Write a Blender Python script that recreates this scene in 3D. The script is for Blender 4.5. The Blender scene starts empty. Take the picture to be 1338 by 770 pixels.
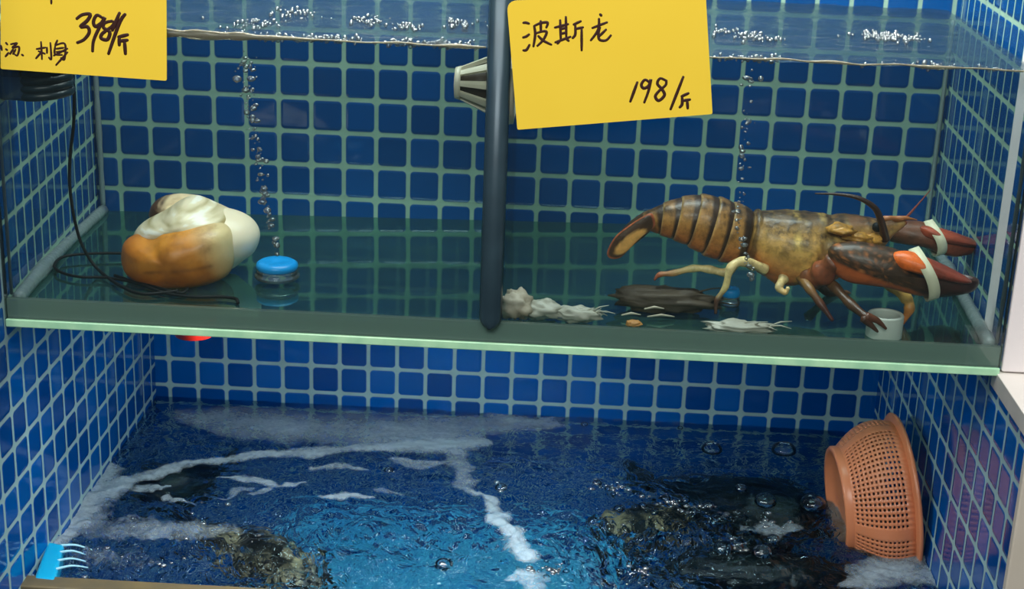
import bpy, bmesh, math, random
from mathutils import Vector, Matrix, noise
random.seed(7)
S = 0.048                       # one mosaic tile pitch in metres; lengths below are in tiles
scn = bpy.context.scene
COL = scn.collection

# ------------------------------------------------------------------ camera
FPX = 2030.234
CAM = Vector((14.57486, -50.02964, 20.28445))
YAW, PITCH, ROLL = -0.03339, 0.332929, 0.037873
_f = Vector((math.sin(YAW) * math.cos(PITCH), math.cos(YAW) * math.cos(PITCH), -math.sin(PITCH)))
_r0 = Vector((math.cos(YAW), -math.sin(YAW), 0))
_u0 = _r0.cross(_f)
_r = math.cos(ROLL) * _r0 + math.sin(ROLL) * _u0
_u = math.cos(ROLL) * _u0 - math.sin(ROLL) * _r0
cd = bpy.data.cameras.new('camera')
cam = bpy.data.objects.new('camera', cd)
COL.objects.link(cam)
cd.sensor_width = 36.0
cd.lens = FPX * 36.0 / 1338.0
cd.clip_start = 0.05
cam.matrix_world = Matrix((( _r.x, _u.x, -_f.x, CAM.x * S), (_r.y, _u.y, -_f.y, CAM.y * S), (_r.z, _u.z, -_f.z, CAM.z * S), (0, 0, 0, 1)))
scn.camera = cam


def at(U, V, X=None, Y=None, Z=None):
    """the point of the photograph's pixel on a plane of the place (tile units)"""
    d = _f + _r * ((U - 669) / FPX) - _u * ((V - 385) / FPX)
    if X is not None: t = (X - CAM.x) / d.x
    elif Y is not None: t = (Y - CAM.y) / d.y
    else: t = (Z - CAM.z) / d.z
    return CAM + d * t


# ------------------------------------------------------------------ helpers
def lin(r, g, b):
    def c(x):
        x /= 255.0
        return x / 12.92 if x <= 0.04045 else ((x + 0.055) / 1.055) ** 2.4
    return (c(r), c(g), c(b), 1.0)


def mat(name):
    m = bpy.data.materials.new(name)
    m.use_nodes = True
    nt = m.node_tree
    nt.nodes.clear()
    out = nt.nodes.new('ShaderNodeOutputMaterial')
    return m, nt, out


def N(nt, typ, **kw):
    n = nt.nodes.new(typ)
    for k, v in kw.items():
        if k.startswith('i_'):
            n.inputs[k[2:].replace('_', ' ')].default_value = v
        else:
            setattr(n, k, v)
    return n


def math_n(nt, op, a, b=None):
    n = nt.nodes.new('ShaderNodeMath')
    n.operation = op
    for i, x in enumerate((a, b)):
        if x is None: continue
        if isinstance(x, (int, float)): n.inputs[i].default_value = x
        else: nt.links.new(x, n.inputs[i])
    return n.outputs[0]


def principled(name, col, rough=0.5, spec=0.5, metal=0.0, nscale=0, namount=0.0, col2=None, bump=0.0, sss=0.0, coat=0.0):
    """plain material with an optional object-space noise between two of the thing's colours"""
    m, nt, out = mat(name)
    b = N(nt, 'ShaderNodeBsdfPrincipled')
    b.inputs['Roughness'].default_value = rough
    b.inputs['Specular IOR Level'].default_value = spec
    b.inputs['Metallic'].default_value = metal
    b.inputs['Coat Weight'].default_value = coat
    b.inputs['Base Color'].default_value = col
    if sss:
        b.inputs['Subsurface Weight'].default_value = sss
        b.inputs['Subsurface Radius'].default_value = (0.02, 0.012, 0.006)
    if nscale:
        tc = N(nt, 'ShaderNodeTexCoord')
        nz = N(nt, 'ShaderNodeTexNoise')
        nz.inputs['Scale'].default_value = nscale
        nz.inputs['Detail'].default_value = 5
        nt.links.new(tc.outputs['Object'], nz.inputs['Vector'])
        if col2:
            rp = N(nt, 'ShaderNodeValToRGB')
            rp.color_ramp.elements[0].position = 0.5 - 0.5 * namount
            rp.color_ramp.elements[1].position = 0.5 + 0.5 * namount
            rp.color_ramp.elements[0].color = col
            rp.color_ramp.elements[1].color = col2
            nt.links.new(nz.outputs['Fac'], rp.inputs['Fac'])
            nt.links.new(rp.outputs['Color'], b.inputs['Base Color'])
        if bump:
            bp = N(nt, 'ShaderNodeBump')
            bp.inputs['Strength'].default_value = bump
            bp.inputs['Distance'].default_value = 0.004
            nt.links.new(nz.outputs['Fac'], bp.inputs['Height'])
            nt.links.new(bp.outputs['Normal'], b.inputs['Normal'])
    nt.links.new(b.outputs[0], out.inputs[0])
    return m


def pigment(name, rough=0.35, spec=0.5, nscale=60, spots=lin(30, 22, 14), amount=0.35, bump=0.25, sss=0.0, coat=0.0, gain=1.0):
    """the animal's own colour pattern (attribute 'pigment') broken by fine dark speckles"""
    m, nt, out = mat(name)
    b = N(nt, 'ShaderNodeBsdfPrincipled')
    b.inputs['Roughness'].default_value = rough
    b.inputs['Specular IOR Level'].default_value = spec
    b.inputs['Coat Weight'].default_value = coat
    if sss:
        b.inputs['Subsurface Weight'].default_value = sss
        b.inputs['Subsurface Radius'].default_value = (0.012, 0.007, 0.004)
    a = N(nt, 'ShaderNodeAttribute', attribute_name='pigment')
    tc = N(nt, 'ShaderNodeTexCoord')
    nz = N(nt, 'ShaderNodeTexNoise')
    nz.inputs['Scale'].default_value = nscale
    nz.inputs['Detail'].default_value = 6
    nz.inputs['Roughness'].default_value = 0.65
    nt.links.new(tc.outputs['Object'], nz.inputs['Vector'])
    rp = N(nt, 'ShaderNodeValToRGB')
    rp.color_ramp.elements[0].position = 0.42
    rp.color_ramp.elements[1].position = 0.66
    rp.color_ramp.elements[0].color = (0, 0, 0, 1)
    rp.color_ramp.elements[1].color = (1, 1, 1, 1)
    nt.links.new(nz.outputs['Fac'], rp.inputs['Fac'])
    # speckles follow the alpha channel of the pigment attribute
    f = math_n(nt, 'MULTIPLY', rp.outputs['Color'], a.outputs['Alpha'])
    f = math_n(nt, 'MULTIPLY', f, amount)
    mx = N(nt, 'ShaderNodeMix', data_type='RGBA')
    nt.links.new(f, mx.inputs[0])
    nt.links.new(a.outputs['Color'], mx.inputs[6])
    mx.inputs[7].default_value = spots
    gn = N(nt, 'ShaderNodeMix', data_type='RGBA', blend_type='MULTIPLY'); gn.inputs[0].default_value = 1.0
    nt.links.new(mx.outputs[2], gn.inputs[6]); gn.inputs[7].default_value = (gain, gain, gain, 1)
    nt.links.new(gn.outputs[2], b.inputs['Base Color'])
    bp = N(nt, 'ShaderNodeBump')
    bp.inputs['Strength'].default_value = bump
    bp.inputs['Distance'].default_value = 0.002
    nt.links.new(nz.outputs['Fac'], bp.inputs['Height'])
    nt.links.new(bp.outputs['Normal'], b.inputs['Normal'])
    nt.links.new(b.outputs[0], out.inputs[0])
    return m


def clear(name, tint, ior=1.45, rough=0.02, gain=1.0, haze=0.0, hazecol=(0.5, 0.6, 0.6, 1), bump=0.0, bscale=30):
    """thin clear sheet: straight-through light with a Fresnel mirror and, optionally, a diffuse film for dirt, milkiness and glints"""
    m, nt, out = mat(name)
    t = N(nt, 'ShaderNodeBsdfTransparent')
    t.inputs[0].default_value = tint
    g = N(nt, 'ShaderNodeBsdfGlossy')
    g.inputs['Roughness'].default_value = rough
    fr = N(nt, 'ShaderNodeFresnel')
    fr.inputs['IOR'].default_value = ior
    if bump:
        tc = N(nt, 'ShaderNodeTexCoord')
        nz = N(nt, 'ShaderNodeTexNoise')
        nz.inputs['Scale'].default_value = bscale
        nz.inputs['Detail'].default_value = 4
        nt.links.new(tc.outputs['Object'], nz.inputs['Vector'])
        bp = N(nt, 'ShaderNodeBump')
        bp.inputs['Strength'].default_value = bump
        bp.inputs['Distance'].default_value = 0.01
        nt.links.new(nz.outputs['Fac'], bp.inputs['Height'])
        nt.links.new(bp.outputs['Normal'], g.inputs['Normal'])
        nt.links.new(bp.outputs['Normal'], fr.inputs['Normal'])
    base = t
    if haze:
        d = N(nt, 'ShaderNodeBsdfDiffuse')
        d.inputs[0].default_value = hazecol
        hm = N(nt, 'ShaderNodeMixShader')
        hm.inputs[0].default_value = haze
        nt.links.new(t.outputs[0], hm.inputs[1])
        nt.links.new(d.outputs[0], hm.inputs[2])
        base = hm
    mx = N(nt, 'ShaderNodeMixShader')
    nt.links.new(math_n(nt, 'MULTIPLY', fr.outputs[0], gain), mx.inputs[0])
    nt.links.new(base.outputs[0], mx.inputs[1])
    nt.links.new(g.outputs[0], mx.inputs[2])
    nt.links.new(mx.outputs[0], out.inputs[0])
    return m


def bottom_glass():
    """glass under water: looked at flat it mirrors the tank, light from above passes through"""
    m, nt, out = mat('tank_bottom_glass')
    lw = N(nt, 'ShaderNodeLayerWeight'); lw.inputs['Blend'].default_value = 0.5
    mr = N(nt, 'ShaderNodeMapRange')
    mr.inputs['From Min'].default_value = 0.25; mr.inputs['From Max'].default_value = 0.72
    mr.inputs['To Min'].default_value = 0.05; mr.inputs['To Max'].default_value = 0.55
    nt.links.new(lw.outputs['Facing'], mr.inputs['Value'])
    t = N(nt, 'ShaderNodeBsdfTransparent'); t.inputs[0].default_value = (0.72, 0.88, 0.86, 1)
    d = N(nt, 'ShaderNodeBsdfDiffuse'); d.inputs[0].default_value = lin(58, 96, 88)
    tc = N(nt, 'ShaderNodeTexCoord')
    nz = N(nt, 'ShaderNodeTexNoise'); nz.inputs['Scale'].default_value = 7; nz.inputs['Detail'].default_value = 6
    nt.links.new(tc.outputs['Object'], nz.inputs['Vector'])
    dm = N(nt, 'ShaderNodeMixShader')
    nt.links.new(math_n(nt, 'MULTIPLY', nz.outputs['Fac'], 0.75), dm.inputs[0])
    nt.links.new(t.outputs[0], dm.inputs[1]); nt.links.new(d.outputs[0], dm.inputs[2])
    g = N(nt, 'ShaderNodeBsdfGlossy'); g.inputs['Roughness'].default_value = 0.05; g.inputs[0].default_value = (0.36, 0.62, 0.56, 1)
    bp = N(nt, 'ShaderNodeBump'); bp.inputs['Strength'].default_value = 0.04; bp.inputs['Distance'].default_value = 0.004
    nt.links.new(nz.outputs['Fac'], bp.inputs['Height']); nt.links.new(bp.outputs['Normal'], g.inputs['Normal'])
    mx = N(nt, 'ShaderNodeMixShader')
    nt.links.new(mr.outputs[0], mx.inputs[0]); nt.links.new(dm.outputs[0], mx.inputs[1]); nt.links.new(g.outputs[0], mx.inputs[2])
    nt.links.new(mx.outputs[0], out.inputs[0])
    return m


def link(name, me, m=None, parent=None, loc=None):
    o = bpy.data.objects.new(name, me)
    COL.objects.link(o)
    if m: me.materials.append(m)
    if parent: o.parent = parent
    if loc is not None: o.location = loc
    return o


def tag(o, label=None, cat=None, group=None, kind=None):
    if label: o['label'] = label
    if cat: o['category'] = cat
    if group: o['group'] = group
    if kind: o['kind'] = kind
    return o


def thing(name, label, cat, base, group=None):
    """an Empty at the thing's base (tile units)"""
    o = bpy.data.objects.new(name, None)
    COL.objects.link(o)
    o.empty_display_size = 0.02
    o.location = Vector(base) * S
    return tag(o, label, cat, group)


def root_loc(parent):
    v = Vector((0, 0, 0))
    while parent:
        v += parent.location
        parent = parent.parent
    return v


class MB:
    def __init__(self):
        self.v, self.f, self.c, self.uv = [], [], [], []

    def add(self, verts, faces, cols=None):
        k = len(self.v)
        self.v += [Vector(x) for x in verts]
        self.f += [tuple(i + k for i in f) for f in faces]
        if cols: self.c += cols
        elif self.c: self.c += [(0.5, 0.5, 0.5, 0)] * len(verts)
        return self

    def box(self, a, b):
        (x0, y0, z0), (x1, y1, z1) = a, b
        return self.add([(x0, y0, z0), (x1, y0, z0), (x1, y1, z0), (x0, y1, z0), (x0, y0, z1), (x1, y0, z1), (x1, y1, z1), (x0, y1, z1)],
                        [(0, 3, 2, 1), (4, 5, 6, 7), (0, 1, 5, 4), (1, 2, 6, 5), (2, 3, 7, 6), (3, 0, 4, 7)])

    def tube(self, pts, rad, n=10, cols=None, flat=None):
        """round bar along points; rad a number or one per point; flat = (axis, factor) squeezes it"""
        pts = [Vector(p) for p in pts]
        m = len(pts)
        if isinstance(rad, (int, float)): rad = [rad] * m
        vs, fs, cs = [], [], []
        t0 = (pts[1] - pts[0]).normalized()
        up = Vector((0, 0, 1)) if abs(t0.z) < 0.9 else Vector((0, 1, 0))
        nrm = (up - t0 * up.dot(t0)).normalized()
        for i in range(m):
            t = (pts[min(i + 1, m - 1)] - pts[max(i - 1, 0)]).normalized()
            nrm = (nrm - t * nrm.dot(t)).normalized()
            bi = t.cross(nrm)
            for k in range(n):
                a = 2 * math.pi * k / n
                o = (nrm * math.cos(a) + bi * math.sin(a)) * rad[i]
                if flat: o[flat[0]] *= flat[1]
                vs.append(pts[i] + o)
                if cols: cs.append(cols[i])
        for i in range(m - 1):
            for k in range(n):
                fs.append((i * n + k, i * n + (k + 1) % n, (i + 1) * n + (k + 1) % n, (i + 1) * n + k))
        for e, i, s in ((0, 0, -1), (1, m - 1, 1)):
            t = (pts[1] - pts[0]).normalized() if e == 0 else (pts[-1] - pts[-2]).normalized()
            tip = pts[i] + t * s * rad[i] * 0.6
            vs.append(tip)
            if cols: cs.append(cols[i])
            q = len(vs) - 1
            for k in range(n):
                a, b = i * n + k, i * n + (k + 1) % n
                fs.append((q, b, a) if e == 0 else (q, a, b))
        return self.add(vs, fs, cs or None)

    def rings(self, rings, cap=True, cols=None, closed=True):
        """skin between rings of equal count"""
        n = len(rings[0])
        vs = [p for r in rings for p in r]
        fs = []
        for i in range(len(rings) - 1):
            for k in range(n if closed else n - 1):
                fs.append((i * n + k, i * n + (k + 1) % n, (i + 1) * n + (k + 1) % n, (i + 1) * n + k))
        if cap:
            fs.append(tuple(reversed(range(n))))
            fs.append(tuple(range((len(rings) - 1) * n, len(rings) * n)))
        return self.add(vs, fs, cols)

    def ball(self, c, r, n=16, m=10, col=None):
        c = Vector(c)
        if isinstance(r, (int, float)): r = (r, r, r)
        vs = [c + Vector((0, 0, r[2]))]
        for i in range(1, m):
            for k in range(n):
                a, b = math.pi * i / m, 2 * math.pi * k / n
                vs.append(c + Vector((r[0] * math.sin(a) * math.cos(b), r[1] * math.sin(a) * math.sin(b), r[2] * math.cos(a))))
        vs.append(c - Vector((0, 0, r[2])))
        fs = [(0, 1 + k, 1 + (k + 1) % n) for k in range(n)]
        for i in range(m - 2):
            for k in range(n):
                fs.append((1 + i * n + k, 1 + (i + 1) * n + k, 1 + (i + 1) * n + (k + 1) % n, 1 + i * n + (k + 1) % n))
        L = len(vs) - 1
        fs += [(L, 1 + (m - 2) * n + (k + 1) % n, 1 + (m - 2) * n + k) for k in range(n)]
        return self.add(vs, fs, [col] * len(vs) if col else None)

    def build(self, name, m=None, parent=None, smooth=True, origin=None, recalc=True, bevel=0.0, subsurf=0):
        """ONE mesh object; origin (tiles) only for a top-level object"""
        base = root_loc(parent) if parent else (Vector(origin) * S if origin is not None else Vector((0, 0, 0)))
        me = bpy.data.meshes.new(name)
        me.from_pydata([tuple(v * S - base) for v in self.v], [], self.f)
        if recalc:
            bm = bmesh.new(); bm.from_mesh(me)
            bmesh.ops.recalc_face_normals(bm, faces=bm.faces)
            bm.to_mesh(me); bm.free()
        if self.c:
            at_ = me.color_attributes.new('pigment', 'FLOAT_COLOR', 'POINT')
            for i, c in enumerate(self.c): at_.data[i].color = c
        if smooth:
            for p in me.polygons: p.use_smooth = True
        o = link(name, me, m, parent, None if parent else base)
        if bevel:
            b = o.modifiers.new('bevel', 'BEVEL'); b.width = bevel * S; b.segments = 3; b.limit_method = 'ANGLE'
        if subsurf:
            s_ = o.modifiers.new('sub', 'SUBSURF'); s_.levels = subsurf; s_.render_levels = subsurf
        return o


def catmull(pts, n=8, closed=False):
    pts = [Vector(p) for p in pts]
    out = []
    L = len(pts)
    rng = L if closed else L - 1
    for i in range(rng):
        if closed: p0, p1, p2, p3 = pts[(i - 1) % L], pts[i], pts[(i + 1) % L], pts[(i + 2) % L]
        else: p0, p1, p2, p3 = pts[max(i - 1, 0)], pts[i], pts[i + 1], pts[min(i + 2, L - 1)]
        for k in range(n):
            t = k / n
            out.append(0.5 * ((2 * p1) + (p2 - p0) * t + (2 * p0 - 5 * p1 + 4 * p2 - p3) * t * t + (3 * p1 - p0 - 3 * p2 + p3) * t ** 3))
    if not closed: out.append(pts[-1])
    return out


def mixc(a, b, t):
    t = max(0.0, min(1.0, t))
    return tuple(a[i] * (1 - t) + b[i] * t for i in range(4))


def inflate(outline, Y, front, back, colf=None, nt=72, nr=12, power=0.5, centre=None, lump=0.0, seed=0):
    """a full-bodied form: its side outline (photo pixels, taken to the plane at its depth) rounded out towards both sides"""
    oc = catmull([Vector((a, b, 0)) for a, b in outline], 10, True)
    m = len(oc)
    if centre is None:
        centre = Vector((sum(p.x for p in oc) / m, sum(p.y for p in oc) / m, 0))
    else:
        centre = Vector((centre[0], centre[1], 0))
    yf = Y if callable(Y) else (lambda u: Y)
    mb = MB()
    vs, cs, fs = [], [], []
    for side, th in ((-1, front), (1, back)):
        k0 = len(vs)
        for i in range(nr + 1):
            r = math.sin(0.5 * math.pi * i / nr)
            for k in range(nt):
                p = oc[int(k * m / nt)]
                q = centre.lerp(p, r)
                w = at(q.x, q.y, Y=yf(q.x))
                d = th * (max(0.0, 1 - r * r)) ** power
                if lump:
                    d *= 1 + lump * noise.noise(Vector((q.x * 0.04, q.y * 0.04, seed + side)))
                w = w + Vector((0, side * d, 0))
                vs.append(w)
                cs.append(colf(q.x, q.y, side, r) if colf else (0.5, 0.5, 0.5, 0))
        for i in range(nr):
            for k in range(nt):
                a, b = k0 + i * nt + k, k0 + i * nt + (k + 1) % nt
                if i == 0:
                    fs.append((a, b, b + nt, a + nt))
                else:
                    fs.append((a, b, b + nt, a + nt))
    mb.add(vs, fs, cs if colf else None)
    # weld the two halves
    bm = bmesh.new()
    lay = bm.verts.layers.float_color.new('c')
    vv = [bm.verts.new(v) for v in mb.v]
    for i, v in enumerate(bm.verts): v[lay] = mb.c[i] if mb.c else (0.5, 0.5, 0.5, 0)
    for f in mb.f:
        bm.faces.new([vv[i] for i in f])
    del vv
    bmesh.ops.remove_doubles(bm, verts=bm.verts, dist=1e-4)
    bmesh.ops.dissolve_degenerate(bm, edges=bm.edges, dist=1e-5)
    bm.verts.ensure_lookup_table(); bm.verts.index_update()
    r = MB()
    r.v = [v.co.copy() for v in bm.verts]
    r.f = [tuple(v.index for v in f.verts) for f in bm.faces]
    r.c = [tuple(v[lay]) for v in bm.verts] if colf else []
    bm.free()
    return r


# ------------------------------------------------------------------ materials of the place
def tile_material(name, c_tile, c_tile2, c_grout, half=0.437, rad=0.13, rough=0.07):
    m, nt, out = mat(name)
    L = nt.links
    uv = N(nt, 'ShaderNodeUVMap', uv_map='UVMap')
    sx = N(nt, 'ShaderNodeSeparateXYZ'); L.new(uv.outputs[0], sx.inputs[0])
    d = []
    for ax in (0, 1):
        fr = math_n(nt, 'FRACT', sx.outputs[ax])
        q = math_n(nt, 'ABSOLUTE', math_n(nt, 'SUBTRACT', fr, 0.5))
        d.append(math_n(nt, 'MAXIMUM', math_n(nt, 'SUBTRACT', q, half - rad), 0.0))
    ln = math_n(nt, 'SQRT', math_n(nt, 'ADD', math_n(nt, 'MULTIPLY', d[0], d[0]), math_n(nt, 'MULTIPLY', d[1], d[1])))
    sd = math_n(nt, 'SUBTRACT', ln, rad)
    mr = N(nt, 'ShaderNodeMapRange')
    mr.inputs['From Min'].default_value = -0.018; mr.inputs['From Max'].default_value = 0.018
    L.new(sd, mr.inputs['Value'])
    grout = mr.outputs[0]
    # each tile its own shade
    fl = N(nt, 'ShaderNodeVectorMath', operation='FLOOR'); L.new(uv.outputs[0], fl.inputs[0])
    wn = N(nt, 'ShaderNodeTexWhiteNoise', noise_dimensions='2D'); L.new(fl.outputs[0], wn.inputs['Vector'])
    tm = N(nt, 'ShaderNodeMix', data_type='RGBA'); L.new(wn.outputs['Value'], tm.inputs[0])
    tm.inputs[6].default_value = c_tile; tm.inputs[7].default_value = c_tile2
    # scale and lime stains in the grout
    nz = N(nt, 'ShaderNodeTexNoise'); nz.inputs['Scale'].default_value = 1.3; nz.inputs['Detail'].default_value = 5
    L.new(uv.outputs[0], nz.inputs['Vector'])
    gm = N(nt, 'ShaderNodeMix', data_type='RGBA'); L.new(nz.outputs['Fac'], gm.inputs[0])
    gm.inputs[6].default_value = tuple(x * 0.75 for x in c_grout[:3]) + (1,); gm.inputs[7].default_value = tuple(min(1, x * 1.25) for x in c_grout[:3]) + (1,)
    cm = N(nt, 'ShaderNodeMix', data_type='RGBA'); L.new(grout, cm.inputs[0])
    L.new(tm.outputs[2], cm.inputs[6]); L.new(gm.outputs[2], cm.inputs[7])
    b = N(nt, 'ShaderNodeBsdfPrincipled')
    L.new(cm.outputs[2], b.inputs['Base Color'])
    rr = N(nt, 'ShaderNodeMapRange'); L.new(grout, rr.inputs['Value'])
    rr.inputs['To Min'].default_value = rough; rr.inputs['To Max'].default_value = 0.65
    L.new(rr.outputs[0], b.inputs['Roughness'])
    b.inputs['Specular IOR Level'].default_value = 0.4
    hb = N(nt, 'ShaderNodeMapRange')
    hb.inputs['From Min'].default_value = -0.07; hb.inputs['From Max'].default_value = 0.02
    hb.inputs['To Min'].default_value = 1; hb.inputs['To Max'].default_value = 0
    L.new(sd, hb.inputs['Value'])
    bp = N(nt, 'ShaderNodeBump'); bp.inputs['Strength'].default_value = 0.35; bp.inputs['Distance'].default_value = 0.0015
    L.new(hb.outputs[0], bp.inputs['Height']); L.new(bp.outputs['Normal'], b.inputs['Normal'])
    L.new(b.outputs[0], out.inputs[0])
    return m


M = {}
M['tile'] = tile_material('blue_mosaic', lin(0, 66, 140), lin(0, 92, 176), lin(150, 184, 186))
M['tile_upper'] = tile_material('blue_mosaic_upper', lin(0, 62, 118), lin(1, 72, 136), lin(136, 168, 150))  # same mosaic in a darker, greener tone for the upper walls
M['tray'] = principled('added_tray_cyan', lin(110, 225, 245), 0.4, nscale=26, namount=0.35, col2=lin(10, 118, 190))  # broken ripple tones mottled into the tray's colour
M['white_paint'] = principled('white_paint', lin(226, 220, 220), 0.5)
M['slab'] = principled('white_stone', lin(232, 228, 222), 0.35, nscale=12, namount=0.6, col2=lin(222, 216, 208))
M['slab_edge'] = principled('grey_edge', lin(165, 165, 160), 0.6, nscale=30, namount=0.8, col2=lin(195, 192, 186))  # greyer tone for the slab's side face
M['trim'] = principled('beige_trim', lin(200, 192, 178), 0.5, nscale=8, namount=0.5, col2=lin(188, 180, 164))
M['glass'] = clear('tank_glass', (0.95, 0.985, 0.975, 1), haze=0.012, hazecol=(0.30, 0.42, 0.42, 1))
M['glass_divider'] = clear('divider_glass', (0.86, 0.95, 0.95, 1), haze=0.02)
M['pane_floor'] = bottom_glass()
M['glass_edge'] = principled('green_glass_edge', lin(186, 232, 190), 0.15, nscale=40, namount=0.5, col2=lin(150, 205, 168))
M['strip'] = clear('green_glass_band', (0.62, 0.74, 0.70, 1), rough=0.1, haze=0.5, hazecol=lin(152, 184, 170), bump=0.1, bscale=12)
M['silicone'] = clear('silicone_bead', (0.8, 0.85, 0.85, 1), rough=0.3, haze=0.4, hazecol=lin(164, 182, 182), bump=0.3, bscale=60)
M['seam_dark'] = principled('dark_seam', lin(58, 72, 76), 0.35)
M['steel'] = principled('dark_strip', lin(52, 74, 84), 0.3, metal=0.3, nscale=25, namount=0.6, col2=lin(40, 58, 68))
M['rim'] = principled('brown_rim', lin(120, 104, 70), 0.4, nscale=30, namount=0.7, col2=lin(84, 80, 66))
M['card'] = principled('yellow_card', lin(236, 200, 58), 0.6, spec=0.2, nscale=9, namount=0.9, col2=lin(241, 207, 68))
M['ink'] = principled('marker_ink', lin(52, 20, 12), 0.5)
M['cream'] = principled('cream_plastic', lin(222, 216, 194), 0.4, nscale=20, namount=0.6, col2=lin(190, 184, 156))
M['black'] = principled('black_rubber', lin(8, 14, 16), 0.6, spec=0.25)
M['hose'] = principled('dark_hose', lin(20, 38, 46), 0.35)
M['darkblue'] = principled('dark_blue_plastic', lin(18, 44, 66), 0.4)
M['cyan'] = principled('cyan_plastic', lin(0, 150, 225), 0.35)
M['cyan2'] = principled('light_cyan_plastic', lin(20, 170, 220), 0.3)
M['clearplastic'] = clear('clear_plastic', (0.86, 0.95, 0.96, 1), rough=0.05, gain=2.0, haze=0.12, hazecol=(0.6, 0.7, 0.7, 1))
M['red'] = principled('red_reflection', lin(210, 40, 30), 0.4)
M['salmon'] = principled('salmon_plastic', lin(208, 132, 92), 0.3, spec=0.5, nscale=10, namount=0.5, col2=lin(198, 122, 84))
M['pipe'] = principled('white_pvc', lin(205, 212, 200), 0.35)
M['band'] = principled('cream_rubber', lin(238, 234, 200), 0.55)
M['debris'] = principled('pale_debris', lin(205, 196, 176), 0.6, nscale=25, namount=0.6, col2=lin(160, 148, 120), bump=0.5)
M['bubble'] = clear('air_bubble', (0.96, 0.98, 1, 1), ior=1.7, rough=0.06, gain=2.4, haze=0.10, hazecol=(0.85, 0.9, 0.92, 1))  # white haze put into the film so bubbles show as glints
M['dome'] = clear('bubble_film', (0.9, 0.95, 0.98, 1), ior=1.45, rough=0.03, gain=1.6)
M['lobster'] = pigment('lobster_shell', 0.36, 0.5, 85, lin(34, 24, 14), 1.0, 0.55, coat=0.1, gain=1.6)
M['clam'] = pigment('clam_skin', 0.4, 0.5, 45, lin(120, 66, 26), 0.5, 0.2, sss=0.1)
M['fish'] = pigment('fish_skin', 0.35, 0.5, 30, lin(8, 8, 8), 0.8, 0.2)

TILE_UV = lambda v, ax: None


def quad_wall(name, c, uvs, thick, m, kind='structure'):
    """wall slab: visible face c (4 corners), body thickness along the vector thick; uvs in tiles"""
    c = [Vector(x) for x in c]
    t = Vector(thick)
    vs = c + [x + t for x in c]
    fs = [(0, 1, 2, 3), (7, 6, 5, 4), (0, 4, 5, 1), (1, 5, 6, 2), (2, 6, 7, 3), (3, 7, 4, 0)]
    me = bpy.data.meshes.new(name)
    me.from_pydata([tuple(v * S) for v in vs], [], fs)
    ul = me.uv_layers.new(name='UVMap')
    u8 = list(uvs) + list(uvs)
    for p in me.polygons:
        for li, vi in zip(p.loop_indices, p.vertices):
            ul.data[li].uv = u8[vi]
    bm = bmesh.new(); bm.from_mesh(me); bmesh.ops.recalc_face_normals(bm, faces=bm.faces); bm.to_mesh(me); bm.free()
    o = link(name, me, m)
    o['kind'] = kind
    return o


XL, XR = 0.494, 25.598
YF, YB = -13.4, -3.5           # tank front, rear of the upper compartment
ZW, ZU, ZT = -1.45, 13.72, 24.0  # lower water level, upper water level, top of the tiling
ZB = -5.6                      # bottom of the lower basin
ZF = 6.62                      # upper tank floor

# lower tiled basin
quad_wall('wall_back', [(XL - 1, 0, ZB), (XR + 1, 0, ZB), (XR + 1, 0, 6.25), (XL - 1, 0, 6.25)],
          [(XL - 1, ZB), (XR + 1, ZB), (XR + 1, 6.25), (XL - 1, 6.25)], (0, 1, 0), M['tile'])
dl, zl = 1.5416, -0.7694
quad_wall('wall_left', [(XL, -15.2, ZB), (XL, 0.2, ZB), (XL, 0.2, 6.25), (XL, -15.2, 6.25)],
          [(15.2 - dl, ZB + zl), (-0.2 - dl, ZB + zl), (-0.2 - dl, 6.25 + zl), (15.2 - dl, 6.25 + zl)], (-1.2, 0, 0), M['tile'])
dr, zr = 4.672, -0.4126
quad_wall('wall_right', [(XR, -16.4, ZB), (XR, 0.2, ZB), (XR, 0.2, 6.05), (XR, -16.4, 6.05)],
          [(16.4 - dr, ZB + zr), (-0.2 - dr, ZB + zr), (-0.2 - dr, 6.05 + zr), (16.4 - dr, 6.05 + zr)], (3, 0, 0), M['tile'])
quad_wall('wall_front', [(XL, -13.3, ZB), (XR, -13.3, ZB), (XR, -13.3, -1.6), (XL, -13.3, -1.6)],
          [(XL, ZB), (XR, ZB), (XR, -1.6), (XL, -1.6)], (0, -0.5, 0), M['tile'])
quad_wall('floor', [(XL - 1, -14, ZB), (XR + 1, -14, ZB), (XR + 1, 0.5, ZB), (XL - 1, 0.5, ZB)],
          [(XL - 1, -14), (XR + 1, -14), (XR + 1, 0.5), (XL - 1, 0.5)], (0, 0, -0.6), M['tile'])
# upper tiled niche
uz = lambda z: (z - 10.216) / 1.049
ux = lambda x: (x + 0.364) / 1.003
BLx, BRx = -0.1, 25.85
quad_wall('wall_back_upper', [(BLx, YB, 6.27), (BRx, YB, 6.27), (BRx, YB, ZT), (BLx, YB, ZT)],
          [(ux(BLx), uz(6.27)), (ux(BRx), uz(6.27)), (ux(BRx), uz(ZT)), (ux(BLx), uz(ZT))], (0, 4.4, 0), M['tile_upper'])
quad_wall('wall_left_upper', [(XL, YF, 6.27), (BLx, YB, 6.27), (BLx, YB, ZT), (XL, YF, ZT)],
          [(13.4 - dl, 6.27 + zl), (0 - dl, 6.27 + zl), (0 - dl, ZT + zl), (13.4 - dl, ZT + zl)], (-1.2, 0, 0), M['tile_upper'])
quad_wall('wall_left_front', [(XL, -15.2, 6.25), (XL, YF, 6.25), (XL, YF, ZT), (XL, -15.2, ZT)],
          [(15.2 - dl, 6.25 + zl), (13.4 - dl, 6.25 + zl), (13.4 - dl, ZT + zl), (15.2 - dl, ZT + zl)], (-1.2, 0, 0), M['tile'])
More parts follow.
